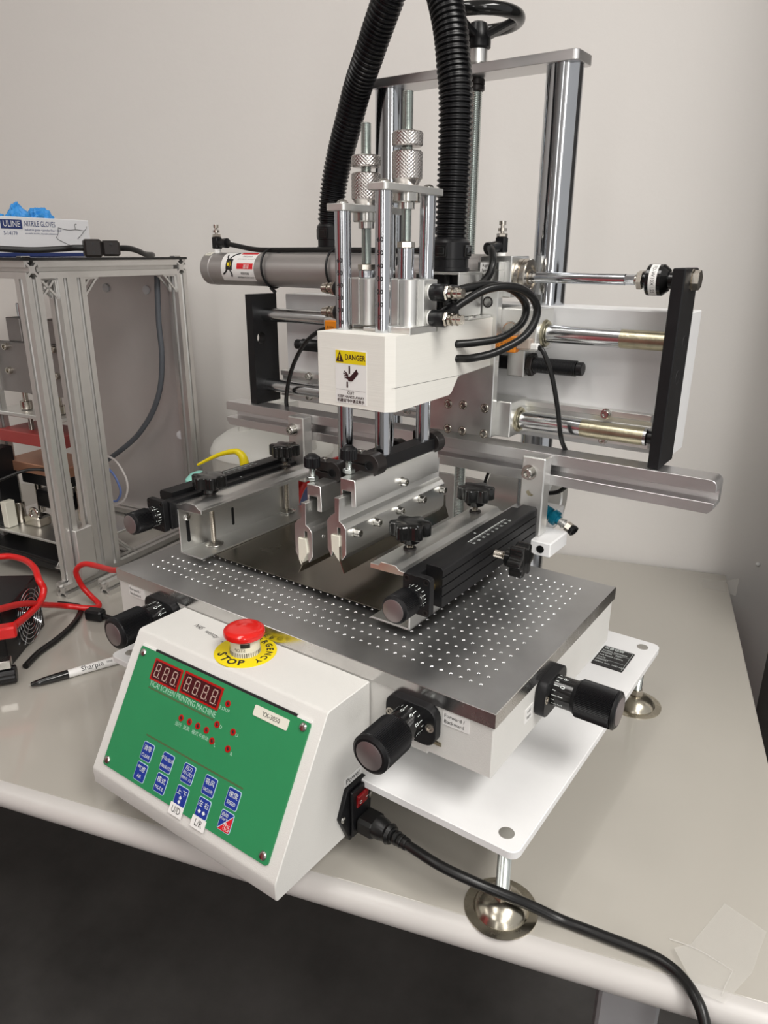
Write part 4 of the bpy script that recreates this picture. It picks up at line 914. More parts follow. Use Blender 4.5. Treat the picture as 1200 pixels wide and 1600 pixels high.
for i, (u, v, a, b) in enumerate(keys):
    k = rr3(MB(), u-.0078, u+.0078, v-.0088, v+.0088, .0020, PT, PT+.0003); csub('key_outline', k, M['keyline'])
    k = rr3(MB(), u-.0072, u+.0072, v-.0082, v+.0082, .0016, PT+.0003, PT+.0006)
    csub('key', k, M['blue'])
    H = PT+.0008; S = []
    if i == 9:
        csub('key_half', MB().add([cpnt(u+.0072, v-.0070, H-.0001), cpnt(u+.0072, v+.0070, H-.0001), cpnt(u+.0060, v+.0082, H-.0001), cpnt(u-.0066, v+.0082, H-.0001)], [(0, 1, 2, 3)]), M['keyred'], 'red lower half of the start and stop key')
        csub('key_outline', MB().add([cpnt(u+.0073, v-.0076, H), cpnt(u+.0075, v-.0068, H), cpnt(u-.0068, v+.0082, H), cpnt(u-.0073, v+.0078, H)], [(0, 1, 2, 3)]), M['keyline'])
        S = [('启动', cpnt(u-.0025, v-.0050, H), pu, -pv, .0040, 'CENTER'), ('START', cpnt(u-.0030, v-.0012, H), pu, -pv, .0032, 'CENTER'), ('停止', cpnt(u+.0030, v+.0025, H+.0001), pu, -pv, .0040, 'CENTER'), ('STOP', cpnt(u+.0030, v+.0060, H+.0001), pu, -pv, .0034, 'CENTER')]
    elif i == 2: S = [('刮刀', cpnt(u, v-.0048, H), pu, -pv, .0046, 'CENTER'), ('印1次2', cpnt(u, v, H), pu, -pv, .0042, 'CENTER'), ('PRINT 1/2', cpnt(u, v+.0045, H), pu, -pv, .0038, 'CENTER', .8)]
    else:
        S = [(a, cpnt(u, v-.0030, H), pu, -pv, .0058 if len(a) < 4 else .0040, 'CENTER')]
        if b: S.append((b, cpnt(u, v+.0040, H), pu, -pv, .0046, 'CENTER', .85 if len(b) < 6 else .62))
    tm = text_mesh(S)
    def arrow(cu, cv, du, dv, s_=.0026):
        e = V((du, dv)); f_ = V((-dv, du))
        pts = [(0, 0), (0.0, .9), (.0, .9), (1.1, 0), (0, -.9)]
        def q_(a, b_): return cpnt(cu+(e[0]*a+f_[0]*b_)*s_, cv+(e[1]*a+f_[1]*b_)*s_, H)
        tm.add([q_(0, .9), q_(1.0, 0), q_(0, -.9)], [(0, 1, 2)]); tm.add([q_(-.6, .5), q_(0, .5), q_(0, -.5), q_(-.6, -.5)], [(0, 1, 2, 3)])
    if i == 7: arrow(u, v+.0018, 0, -1, .0022); arrow(u, v+.0052, 0, 1, .0022)
    if i == 8: arrow(u-.0026, v+.0035, -1, 0, .0024); arrow(u+.0026, v+.0035, 1, 0, .0024)
    csub('lettering', tm, M['inkwhite'])
for (u, v, t) in ((-.1265, .1378, 'U/D'), (-.0965, .1372, 'L/R')):
    csub('paper_label', rr3(MB(), u-.0090, u+.0085, v-.0052, v+.0052, .0004, PT+.0004, PT+.0009), M['paper'], 'paper label reading '+t)
    csub('lettering', text_mesh([(t, cpnt(u, v, PT+.0011), pu, -pv, .0086, 'CENTER', .8)]), M['ink'])
csub('model_plate', rr3(MB(), -.0750, -.0342, .0195, .0290, .0012, PT, PT+.0008), M['cream'], 'cream nameplate with black lettering')
csub('lettering', text_mesh([('YX-3050', cpnt(-.0540, .0244, PT+.0010), pu, -pv, .0058, 'CENTER')]), M['ink'])
csub('lettering', text_mesh([('N45   wentzy', (-.3180, -.0235, -.0152), (1, -.12, 0), (.35, 1, 0), .0090, 'CENTER', .8, -.012), ('seco', (-.2900, -.0285, -.0152), (1, -.12, 0), (.3, 1, 0), .0070, 'LEFT', .8, -.012)]), M['ink'])
# emergency stop
ex, ey, ez = -.2565, -.0290, -.0157
es = csub('emergency_stop_ring', MB().lathe((ex, ey, ez), (0, 0, 1), [(0, .0305), (.0008, .0305), (.0011, .0300)], 56), M['yellow'], 'round yellow emergency stop plate')
tx = MB()
def arc_text(s, a0, da, r, size):
    for k, ch in enumerate(s):
        a = a0+da*k; e = V((math.cos(a), math.sin(a), 0)); t = V((-e.y, e.x, 0))
        text_mesh([(ch, V((ex, ey, ez+.00125))+e*r, t, -e, size, 'CENTER', 1, .03)], tx)
arc_text('STOP', R(-128), R(24), .0228, .0125)
def arc_text2(s, a0, da, r, size):
    for k, ch in enumerate(s):
        a = a0+da*k; e = V((math.cos(a), math.sin(a), 0)); t = V((-e.y, e.x, 0))
        text_mesh([(ch, V((ex, ey, ez+.00125))+e*r, -t, e, size, 'CENTER', 1, .03)], tx)
arc_text2('EMERGENCY', R(140), R(-19.5), .0235, .0092)
csub('lettering', tx, M['ink'])
csub('stop_collar', MB().lathe((ex, ey, ez+.0011), (0, 0, 1), [(0, .0150), (.0010, .0152), (.0060, .0140), (.0062, .0143), (.0150, .0143)], 44), M['cream'], 'ribbed pale collar with printed sticker')
cm_ = MB()
for k in range(44):
    a = 2*PI*k/44; band(cm_, (ex, ey, ez), (0, 0, 1), .01520, a, a+.05, .0015, .0062, 1)
band(cm_, (ex, ey, ez), (0, 0, 1), .01442, R(208), R(246), .0115, .0158, 8)
q = wraptext([('STOP', .0090, R(205), .0046, 'c'), ('Y20', .0095, R(120), .0046, 'c')], (ex, ey, ez), (0, 0, 1), .01445, 1); cm_.add(q.v, q.f)
csub('collar_marks', cm_, M['ink'])
csub('stop_button', MB().lathe((ex, ey, ez+.0160), (0, 0, 1), [(0, .0120), (.0015, .0140), (.0030, .0185), (.0042, .0200), (.0072, .0203), (.0092, .0196), (.0108, .0176), (.0116, .0150), (.0114, .0110), (.0122, .0060), (.0126, .0015)], 56), M['red'], 'red mushroom stop button')
# power inlet on the right cheek
xi = CX1
inlet = [(-.0397, -.1090), (-.0124, -.1093), (-.0030, -.1372), (-.0060, -.1650), (-.0376, -.1685), (-.0516, -.1356)]
csub('power_inlet', MB().prism(inlet, 'x', xi-.002, xi+.0040, .0006), M['black'], 'black power inlet with fuse and switch')
csub('inlet_body', MB().box(xi+.0040, xi+.0075, -.0375, -.0100, -.1640, -.1125, .0010), M['black'])
csub('rocker_switch', MB().obox((xi+.0080, -.0235, -.1265), (0, 1, 0), (.15, 0, 1), (1, 0, -.15), .0080, .0068, .0016, .0006), M['switchred'], 'red rocker switch')
csub('lettering', text_mesh([('O', (xi+.0102, -.0280, -.1272), (0, 1, 0), (0, 0, 1), .0050, 'CENTER'), ('I', (xi+.0102, -.0185, -.1268), (0, 0, -1), (0, 1, 0), .0050, 'CENTER')]), M['inkwhite'])
for yy_, zz_ in ((-.0062, -.1370), (-.0470, -.1372)):
    csub('inlet_screw', MB().lathe((xi+.004, yy_, zz_), (1, 0, 0), [(0, .0032), (.0010, .0030), (.0018, .0018)], 16), M['steel'])
csub('paper_label', MB().box(xi-.0003, xi+.0005, -.0400, -.0140, -.1080, -.0990), M['paper'], 'paper label reading Power')
csub('lettering', text_mesh([('Power', (xi+.0007, -.0270, -.1036), (0, 1, 0), (0, 0, 1), .0082, 'CENTER')]), M['ink'])
#@@CORD
CO = (-.02, -.02, -.165)
K = Thing('mains_cable', 'thick black power cord with moulded plug trailing over the front edge of the bench', 'cord', (-.110, -.024, -.150))
pl = MB().obox((-.1100, -.0225, -.1520), (1, 0, 0), (0, 1, 0), (0, 0, 1), .0100, .0115, .0090, .0030)
pl.lathe((-.1010, -.0235, -.1505), (1, -.10, .04), [(0, .0108), (.006, .0104), (.012, .0085), (.015, .0100), (.018, .0085)], 24)
K.part('plug', pl, M['rubber'])
sr = MB()
for k in range(4): sr.lathe(V((-.0850, -.0250, -.1495))+V((1, -.12, .03)).normalized()*(k*.0052), (1, -.12, .03), [(0, .0058), (.0008, .0070-.0004*k), (.0034, .0070-.0004*k), (.0042, .0054)], 20)
K.part('strain_relief', sr, M['rubber'])
K.part('cable', MB().tube([(-.0830, -.0250, -.1495), (-.0600, -.0280, -.1490), (-.0300, -.0280, -.1520), (.0000, -.0200, -.1590), (.0250, -.0080, -.1690), (.0450, .0040, -.1795), (.0680, .0140, -.1890), (.0955, .0185, -.1890), (.1250, .0230, -.1888), (.1450, .0245, -.1885), (.1630, .0200, -.1880), (.1780, .0080, -.1870), (.1880, -.0020, -.1930), (.1960, -.0120, -.2100), (.2030, -.0180, -.2400), (.2080, -.0200, -.3000), (.2100, -.0150, -.4500), (.2050, -.0100, -.8000), (.2200, -.0600, -.9380), (.3500, -.1600, -.9390)], .0046, 16, 10), M['rubber'])
#@@TAPE
def onbench(x, y, h=0.0003): a, b = w2m(x, y); return (a, b, TZ+h)
tp = MB().add([(.1784, .1191, TZ+.0005), (.2139, .1090, TZ+.0005), (.2110, .0600, TZ+.0005), (.1643, .0596, TZ+.0006)], [(0, 1, 2, 3)])
tp.add([(.1540, .0420, TZ+.0058), (.1643, .0596, TZ+.0006), (.2110, .0600, TZ+.0005), (.1980, .0200, TZ+.0005), (.1780, .0150, TZ+.0045)], [(0, 1, 2, 4), (2, 3, 4)])
tp.tube([(.1480, .0530, TZ+.0010), (.1700, .0560, TZ+.0014), (.1980, .0530, TZ+.0008)], .0006, 6).tube([(.1980, .0530, TZ+.0008), (.1960, .0380, TZ+.0012), (.1950, .0250, TZ+.0010)], .0006, 6)
tpo = single('clear_tape', tp, M['tape'], 'wrinkled clear tape holding the power cord near the bench corner', 'tape', (.18, .06, TZ))
tp = MB()
x0, y0 = .205, .800
tp.add([onbench(.225, .805, .0005), onbench(.262, .805, .0005), onbench(.2690, .805, -.002), onbench(.262, .760, .0005), onbench(.225, .765, .0005), onbench(.2690, .760, -.004), onbench(.2860, .805, .010), onbench(.2800, .770, -.010)], [(0, 1, 3, 4), (1, 6, 7, 3)])
single('clear_tape', tp, M['tape'], 'curled scrap of clear tape at the far right bench corner', 'tape', (.02, .85, TZ))
#@@REST
def tslot(n=1, s=.0254):
    """outline of a T-slot profile n modules long (n=1 square, n=2 double) centred on 0,0"""
    o, i_, d = .0034, .0070, .0075; lip = .0024
    H = s/2; W_ = s*n/2; out = []
    def slot(cx, cy, tx, ty, nx, ny):
        # tangent t, inward n
        return [(cx-tx*o, cy-ty*o), (cx-tx*o+nx*lip, cy-ty*o+ny*lip), (cx-tx*i_+nx*lip, cy-ty*i_+ny*lip), (cx-tx*i_*.95+nx*(lip+.0012), cy-ty*i_*.95+ny*(lip+.0012)), (cx-tx*.003+nx*d, cy-ty*.003+ny*d),
                (cx+tx*.003+nx*d, cy+ty*.003+ny*d), (cx+tx*i_*.95+nx*(lip+.0012), cy+ty*i_*.95+ny*(lip+.0012)), (cx+tx*i_+nx*lip, cy+ty*i_+ny*lip), (cx+tx*o+nx*lip, cy+ty*o+ny*lip), (cx+tx*o, cy+ty*o)]
    cs = [(-W_+s*(k+.5)) for k in range(n)]
    out.append((-W_, -H))
    for c in cs: out += slot(c, -H, 1, 0, 0, 1)
    out.append((W_, -H)); out += slot(W_, 0, 0, 1, -1, 0); out.append((W_, H))
    for c in cs[::-1]: out += slot(c, H, -1, 0, 0, -1)
    out.append((-W_, H)); out += slot(-W_, 0, 0, -1, 1, 0)
    return out
PRF1, PRF2 = tslot(1), tslot(2)
def bar(prf, ax, a0, a1, c0, c1, swap=False):
    """profile bar along axis ax from a0 to a1, centred at the two other coordinates"""
    pts = [((q[1] if swap else q[0])+c0, (q[0] if swap else q[1])+c1) for q in prf]
    return MB().prism(pts, ax, a0, a1)
FO = (-.846, .141, TZ)
F = Thing('benchtop_press', 'tall aluminium profile frame holding a small press, at the left of the bench', 'press frame', FO, rz=8.2, local=True)
s = .0254; h = s/2; TH = .5210; L_ = .3400; WL = -.3300
f = F.part
f('base_rail', bar(PRF1, 'y', -.012, L_+.10, -h, h), M['frame'])
f('base_rail', bar(PRF1, 'y', -.012, L_+.10, WL+h, h), M['frame'])
f('base_rail', bar(PRF1, 'y', .03, L_+.10, h+.0256, h), M['frame'])
f('cross_rail', bar(PRF1, 'x', WL+s, -s, .1400, h), M['frame'])
f('cross_rail', bar(PRF1, 'x', WL+s, -s, L_-h, h), M['frame'])
f('corner_post', bar(PRF1, 'z', s, TH-h, -h, h), M['frame'])
f('corner_post', bar(PRF1, 'z', s, TH-h, -h, L_-h), M['frame'])
f('corner_post', bar(PRF1, 'z', s, TH-h, WL+h, h), M['frame'])
f('middle_post', bar(PRF2, 'z', s, TH-h, -h, .0810, True), M['frame'])
f('middle_post', bar(PRF2, 'z', s, TH-h, -.2750, .0960, True), M['frame'])
f('top_rail', bar(PRF1, 'x', WL, 0, h, TH), M['frame'])
f('top_rail', bar(PRF1, 'x', WL, 0, L_-h, TH), M['frame'])
f('top_rail', bar(PRF1, 'y', s, L_-s, -h, TH), M['frame'])
f('top_rail', bar(PRF1, 'y', s, L_-s, WL+h, TH), M['frame'])
f('top_sheet', MB().box(WL-.03, .002, -.006, L_+.002, TH+h+.0001, TH+h+.0040), M['blackgloss'], label='thin black sheet covering the frame')
for cx, cy in ((-.004, .004), (-.004, L_-.020), (-.10, .004)):
    f('clip', MB().box(cx-.012, cx, cy-.003, cy+.012, TH+h+.0040, TH+h+.0062, .0006), M['steel'])
bp = MB().box(WL+s, -s, L_+.0002, L_+.0030, s, TH-h)
f('back_panel', bp, M['panelsheet'], label='dull metal back sheet')
for x_, z_ in ((-.2076, .4789), (-.1021, .4779), (-.05, .2)): f('panel_bolt', MB().lathe((x_, L_, z_), (0, -1, 0), [(0, .0085), (.0030, .0080), (.0040, .0045)], 18), M['carton'])
def gusset(cx, y0, z0, sy, sz, n=0.030):
    """triangular corner gusset in the y-z plane"""
    mb = MB(); t = .0028
    for x_ in (cx-.0085, cx+.0062):
        mb.prism([(y0, z0), (y0+sy*n, z0), (y0+sy*n, z0+sz*t), (y0+sy*t*1.4, z0+sz*n), (y0, z0+sz*n)][:5], 'x', x_, x_+.0023) if False else None
        mb.obox((x_+.001, y0+sy*n/2, z0+sz*t/2), (0, 1, 0), (0, 0, 1), (1, 0, 0), n/2, t/2, .0012)
        mb.obox((x_+.001, y0+sy*t/2, z0+sz*n/2), (0, 1, 0), (0, 0, 1), (1, 0, 0), t/2, n/2, .0012)
        mb.obox((x_+.001, y0+sy*n*.47, z0+sz*n*.47), (0, sy, -sz), (0, sy, sz), (1, 0, 0), n*.68, t*.6, .0012)
    mb.box(cx-.0085, cx+.0085, min(y0, y0+sy*n), max(y0, y0+sy*n), min(z0, z0+sz*t), max(z0, z0+sz*t))
    return mb
f('corner_bracket', gusset(-h, s+.0002, TH-h-.0002, 1, -1), M['frame'])
f('corner_bracket', gusset(-h, .1066, TH-h-.0002, 1, -1), M['frame'])
f('corner_bracket', gusset(-h, .0552, TH-h-.0002, -1, -1), M['frame'])
f('corner_bracket', gusset(-h, L_-s-.0002, TH-h-.0002, -1, -1), M['frame'])
f('corner_bracket', gusset(-h, .1066, s+.0002, 1, 1, .045), M['frame'])
f('corner_bracket', gusset(-h-.03, .0552, s+.012, -1, 1, .045), M['frame'])
f('joint_plate', MB().box(.0002, .0100, .0120, .0460, .0260, .1150, .001), M['frame'])
# press internals between the posts
Y = .1300
def pr(x0, x1, y0, y1, z0, z1, b=.001): return MB().box(x0, x1, y0, y1, z0, z1, b)
f('guide_shaft', MB().cyl((-.2130, Y+.02, .30), (-.2130, Y+.02, .4605), .0110, 24, .001), M['chrome'])
f('guide_shaft', MB().cyl((-.1240, Y+.02, .30), (-.1240, Y+.02, .4605), .0110, 24, .001), M['chrome'])
f('bearing_block', pr(-.2320, -.1960, Y-.004, Y+.040, .3962, .4370), M['dullplate'])
f('bearing_block', pr(-.1420, -.1060, Y-.004, Y+.040, .3962, .4370), M['dullplate'])
cplt = f('carriage', pr(-.2800, -.0930, Y-.0120, Y-.0010, .3070, .3960), M['dullplate'])
for x_, z_ in ((-.2290, .3875), (-.1080, .3900), (-.2290, .3455), (-.1080, .3444)):
    f('screw', MB().bolt((x_, Y-.0120, z_), (0, -1, 0), .0062, .007), M['nickel'], cplt)
for x_ in (-.2180, -.1300): f('spring_guide', MB().cyl((x_, Y, .2740), (x_, Y, .3070), .0050, 16).cyl((x_, Y, .2740), (x_, Y, .2900), .0105, 20, .001), M['nickel'])
f('spring_plate', pr(-.2800, -.1000, Y-.030, Y+.050, .2660, .2730), M['anod'])
f('plate_screw', MB().thread((-.2000, Y-.010, .2300), (-.2000, Y-.010, .2660), .0048, .002, .001, 12), M['steel'])
f('upper_platen', pr(-.2600, -.1040, Y-.035, Y+.045, .2180, .2400), M['redblock'], label='red upper platen')
f('lower_platen', pr(-.2600, -.1040, Y-.035, Y+.050, .1640, .1830), M['copper'], label='copper coloured lower platen')
f('platen_base', pr(-.2300, -.1200, Y-.025, Y+.045, .1400, .1638), M['black'])
for x_ in (-.2350, -.1250): f('platen_leg', MB().cyl((x_, Y+.01, .0700), (x_, Y+.01, .1400), .0070, 18), M['nickel'])
f('terminal_block', pr(-.1450, -.1150, Y-.030, Y-.010, .1250, .1500), M['cream'])
f('load_cell', pr(-.2150, -.1300, Y-.015, Y+.030, .0900, .1240, .004), M['black'])
f('shelf_plate', MB().box(-.3000, -.0300, .0480, .2000, .0600, .0650, .0008), M['alu'])
f('scrap_hardware', MB().cyl((-.230, .09, .0651), (-.230, .09, .1050), .010, 16, .001).cyl((-.252, .10, .0651), (-.252, .10, .0950), .007, 16, .001).box(-.21, -.17, .08, .11, .0651, .0850, .003).torus((-.185, .085, .090), (0, 1, 0), .010, .003, 20, 8), M['nickel'])
f('shelf_bracket', gusset(-.2850, .0482, .0598, 1, -1, .034), M['frame'])
f('controller', pr(-.3100, -.2350, .0600, .1000, .0655, .2100), M['black'])
f('relay_block', pr(-.2340, -.2200, .0550, .0750, .0655, .1150), M['cream'])
f('black_tray', pr(-.2900, -.0500, .0200, .1250, .0270, .0380), M['black'])
# hoses and leads belonging to the press
f('hose', MB().tube([(-.034, .300, .5050), (-.038, .300, .4650), (-.041, .300, .4200), (-.041, .300, .3650), (-.052, .300, .3050), (-.076, .300, .2560), (-.110, .300, .2150), (-.1458, .300, .1837), (-.200, .290, .1450), (-.260, .270, .1100)], .0052, 12), M['cablegrey'], label='grey hose hanging inside the frame')
f('tube', MB().tube([(-.128, .200, .1770), (-.105, .200, .1820), (-.082, .200, .1720), (-.0640, .200, .1430), (-.0660, .200, .1160), (-.0820, .200, .0950), (-.1050, .200, .0850)], .0022, 8), M['whitewire'])
f('tube', MB().tube([(-.128, .196, .1700), (-.105, .196, .1600), (-.088, .196, .1450), (-.0780, .196, .1180), (-.0900, .196, .0980), (-.1050, .196, .0960), (-.1230, .196, .1100)], .0022, 8), M['bluewire'])
f('lead', MB().tube([(-.330, -.005, .1400), (-.270, .010, .1450), (-.215, .040, .1600), (-.170, .080, .1780), (-.120, .100, .1700), (-.080, .080, .1480), (-.050, .055, .1050), (-.030, .050, .0650), (-.035, .060, .0400), (-.060, .080, .0290)], .0028, 8), M['rubber'])
f('lead', MB().tube([(-.330, -.015, .0640), (-.250, -.006, .0600), (-.160, -.006, .0610), (-.090, .010, .0500), (-.040, .036, .0300)], .0026, 8), M['rubber'])
# ---- glove box on the frame
gx = w2m(0, 0)
G0 = V((-1.017, .1420, .3442)); G1 = V((-1.0170+.0360*0, .3699, .3442))
ga = V((-.9810, .1859, 0)); gb = V((-1.0170, .3699, 0)); gu = (gb-ga).normalized(); gn = V((gu.y, -gu.x, 0))
gr = math.degrees(math.atan2(gu.y, gu.x))
GB = Thing('glove_box', 'open white carton of nitrile gloves lying on the profile frame', 'glove box', (gb.x, gb.y, .3443), rz=gr, local=True)
# local x runs along the front towards the right end (x=0), y into the box
g = GB.part
g('carton', MB().box(-.2400, 0, 0, .1150, .0030, .0600, .0008), M['carton'])
g('base_band', MB().box(-.2402, .0002, -.0002, .1152, 0, .0060, .0003), M['navy'], label='dark blue band round the foot of the carton')
g('opening', MB().prism(rrect(-.2000, -.0450, .0300, .0850, .025, 6), 'z', .0600, .0602), M['ink'])
g('brand_panel', MB().box(-.1830, -.1430, -.0006, 0, .0420, .0555), M['navy'])
g('lettering', text_mesh([('ULINE', (-.1630, -.0008, .0488), (1, 0, 0), (0, 0, 1), .0130, 'CENTER', .92)]), M['carton'])
for grp in ((('NITRILE GLOVES', -.1390, .0500, .0120, .72), ('Industrial grade • powder-free • 4 mil', -.1390, .0410, .0052, .95), ('non-sterile, latex-free, disposable, ambidextrous', -.1390, .0355, .0034, 1)), (('S-14179', -.1800, .0350, .0080, 1),), (('100 GLOVES BY WEIGHT', -.1000, .0100, .0050, 1),), (('uline.com', -.1760, .0100, .0045, 1),)):
    g('lettering', text_mesh([(t_, (x_, -.0004, z_), (1, 0, 0), (0, 0, 1), q_, 'LEFT', k_) for t_, x_, z_, q_, k_ in grp]), M['navy'])
def ln3(pts): return MB().tube([(a, -.0006, b) for a, b in pts], .00035, 5, 4)
hl = ln3([(-.0700, .0460), (-.0500, .0430), (-.0300, .0440), (-.0120, .0430), (-.0060, .0500)]); q = ln3([(-.0700, .0460), (-.0720, .0360), (-.0760, .0290), (-.0600, .0220), (-.0450, .0170)]); hl.add(q.v, q.f); q = ln3([(-.0120, .0430), (-.0200, .0360), (-.0300, .0290)]); hl.add(q.v, q.f); q = ln3([(-.0330, .0440), (-.0330, .0520), (-.0290, .0530)]); hl.add(q.v, q.f)
g('hand_drawing', hl, M['ink'])
# gloves
def blob(c, rx, ry, rz_, seed, tw=0.0):
    rnd = random.Random(seed); bm = bmesh.new(); bmesh.ops.create_icosphere(bm, subdivisions=4, radius=1)
    ph = [(V((rnd.uniform(-1, 1), rnd.uniform(-1, 1), rnd.uniform(-1, 1))).normalized(), rnd.uniform(3, 9), rnd.uniform(0, 6), rnd.uniform(.05, .12)) for _ in range(12)]
    for v in bm.verts:
        n_ = v.co.normalized(); k = 1
        for d, fr, p0_, a in ph: k += a*(abs(math.sin(fr*n_.dot(d)+p0_))-.6)
        z = n_.z*k*rz_; x = n_.x*k*rx*(1-tw*max(0, n_.z)); y = n_.y*k*ry*(1-tw*max(0, n_.z))
        v.co = V((c[0]+x, c[1]+y, c[2]+z))
    mb = MB().bm(bm); bm.free(); return mb
gm = Matrix.Rotation(R(gr), 4, 'Z'); 
def gl(x, y, z): v = gm @ V((x, y, 0)); return (gb.x+v.x, gb.y+v.y, .3443+z)
for nm, x_, rx, rz_, sd, tw, lab in (('a', -.1820, .018, .0085, 3, .1, 'low flat blue glove at the left of the carton opening'), ('b', -.1300, .017, .0225, 5, .75, 'pointed blue glove standing up in the middle of the carton'), ('c', -.0860, .019, .0170, 8, .1, 'rounded crumpled blue glove at the right of the carton opening')):
    c_ = gl(x_+.030, .055, .0580+rz_*.2)
    single('glove', blob(c_, rx, .020, rz_, sd, tw), M['glove'], lab, 'glove', gl(x_+.030, .055, .060), group='blue gloves in the carton')
# ---- inline plug and its cable on top of the frame
zc = .3445
IP = Thing('inline_connector', 'black two part inline plug lying on top of the frame with its cable', 'connector', (-.7825, .2270, zc))
ua = V((.0232, .0417, 0)).normalized(); va = V((-ua.y, ua.x, 0)); cA = V((-.7825, .2270, zc+.0125))
c1 = cA-ua*.012; c2 = cA+ua*.013
IP.part('body', MB().obox(c1, ua, va, (0, 0, 1), .0125, .0140, .0125, .0030).obox(c2, ua, va, (0, 0, 1), .0125, .0125, .0110, .0030), M['blacksteel'])
for k in (-1, 1):
    for c_ in (c1, c2):
        IP.part('screw_hole', MB().lathe(c_-va*.0139+V((0, 0, k*.0062)), -va, [(0, .0018), (.0006, .0018)], 12), M['ink'])
IP.part('cable', MB().tube([(-.9000, .0700, .3610), (-.8750, .1030, .3570), (-.8400, .1500, .3540), (-.8150, .1850, .3560), (-.8000, .1960, .3575), (-.7900, .2100, .3572)], .0042, 12), M['rubber'])
IP.part('cable', MB().tube([(-.7720, .2450, .3572), (-.7700, .2650, .3572), (-.7760, .2850, .3540), (-.7880, .3080, .3490), (-.8050, .3350, .3480), (-.8350, .3550, .3478)], .0042, 12), M['rubber'])
# ---- power supply with fan
t38 = R(38); pnv = V((math.cos(t38), math.sin(t38), 0)); phv = V((-math.sin(t38), math.cos(t38), 0))
pc0 = V((-.7614, .0173, -.151))
PS = Thing('power_supply', 'black boxed power supply with round chromed fan grille beside the frame foot', 'power supply', (pc0.x, pc0.y, TZ))
bc = pc0-pnv*.0750+phv*(-.012)
PS.part('case', MB().obox(V((bc.x, bc.y, TZ+.0430)), pnv, phv, (0, 0, 1), .0740, .0620, .0428, .0015), M['black'])
fr_ = PS.part('fan_opening', MB().lathe(pc0-pnv*.0010, pnv, [(0, .0385), (.0006, .0385)], 40), M['ink'])
gm_ = MB()
for rr in (.0395, .0330, .0265, .0200, .0135): gm_.torus(pc0+pnv*.0030, pnv, rr, .0008, 44, 6)
for a in (45, 135, 225, 315):
    e = phv*math.cos(R(a))+V((0, 0, 1))*math.sin(R(a)); gm_.cyl(pc0+pnv*.0034+e*.010, pc0+pnv*.0034+e*.0440, .0009, 6)
PS.part('fan_grille', gm_, M['chrome'])
fb = MB()
for k in range(7):
    a = 2*PI*k/7; e = phv*math.cos(a)+V((0, 0, 1))*math.sin(a); t = phv*math.cos(a+.5)+V((0, 0, 1))*math.sin(a+.5)
    fb.add([pc0+e*.012, pc0+e*.036, pc0+t*.036-pnv*.0004+pnv*.001, pc0+t*.012], [(0, 1, 2, 3)])
fb.cyl(pc0-pnv*.0002, pc0+pnv*.0012, .0125, 24)
PS.part('fan', fb, M['blackanod'])
for k in range(4):
    PS.part('vent_slot', MB().obox(V((pc0.x, pc0.y, -.122))-pnv*.022+phv*.0510+V((0, 0, -k*.008)), pnv, phv, (0, 0, 1), .012, .0004, .0012), M['blacksteel'])
# ---- cables on the bench at the left
single('red_cable', MB().tube([(-.5330, .0600, -.0260), (-.5600, .0750, -.0420), (-.6697, .1097, -.0878), (-.7228, .1271, -.1048), (-.7591, .1342, -.1125), (-.7843, .1336, -.1155), (-.7991, .1311, -.1217), (-.8089, .1290, -.1325), (-.8123, .1315, -.1456), (-.8101, .1375, -.1657), (-.7958, .1415, -.1800), (-.7780, .1410, -.1870), (-.7700, .1330, -.1880), (-.7737, .1200, -.1850), (-.7860, .1020, -.1790), (-.7900, .0850, -.1710), (-.7651, .0463, -.1463), (-.7319, .0022, -.1163), (-.6906, -.0506, -.0900), (-.6450, -.1080, -.0650), (-.6300, -.1700, -.1200), (-.6350, -.1750, -.1840)], .0045, 12, 10), M['redcable'], 'red cable looping past the frame foot and running behind the printer bed', 'cable', (-.78, .10, TZ))
single('red_cable', MB().tube([(-.9200, -.0900, -.1850), (-.9250, -.0500, -.1300), (-.9130, .0180, -.1010), (-.8878, .0523, -.1010), (-.8715, .0640, -.1010), (-.8408, .0675, -.1010), (-.8020, .0594, -.1010), (-.7730, .0480, -.1080), (-.7657, .0488, -.1210), (-.7588, .0399, -.1313), (-.7415, .0194, -.1333), (-.7174, -.0082, -.1286), (-.6896, -.0389, -.1203)], .0050, 12, 10), M['redcable'], 'thicker red cable arching over the power supply into the red connector', 'cable', (-.76, .03, TZ))
rc = V((-.6880, -.0600, -.1200)); ru = V((.55, .84, .0)).normalized(); rv = V((-ru.y, ru.x, 0))
RC = Thing('red_connector', 'chunky red connector housing in front of the power supply fan', 'connector', (rc.x, rc.y, TZ))
RC.part('housing', MB().obox(rc-ru*.002, ru, rv, (0, 0, 1), .0230, .0090, .0085, .0025), M['redcable'])
RC.part('stand', MB().obox(V((rc.x, rc.y, (TZ-.1286)/2))-ru*.016, ru, rv, (0, 0, 1), .0060, .0060, (.194-.1286)/2-.0001), M['black'])
bk = V((-.6760, -.0560, -.1800))
KC = Thing('black_clamp', 'black ribbed end of a clamp with bright metal jaw at the left edge', 'clamp', (bk.x, bk.y, TZ))
KC.part('grip', MB().star(bk-ru*.0300, ru, .0115, .0005, 14, .0330, 70, .0015), M['black'])
KC.part('jaw', MB().obox(bk-ru*.012+V((0, 0, .0180)), ru, rv, (0, 0, 1), .0110, .0080, .0060, .0010), M['steel'])
single('black_cable', MB().tube([(-.6972, -.0300, -.1893), (-.7158, .0001, -.1893), (-.7306, .0389, -.1893), (-.7500, .0750, -.1893), (-.7720, .1020, -.1893), (-.7930, .1180, -.1893), (-.8120, .1150, -.1893), (-.8350, .1050, -.1893)], .0045, 12, 10), M['rubber'], 'black cable curving across the bench from the clamp to the frame foot', 'cable', (-.75, .06, TZ))
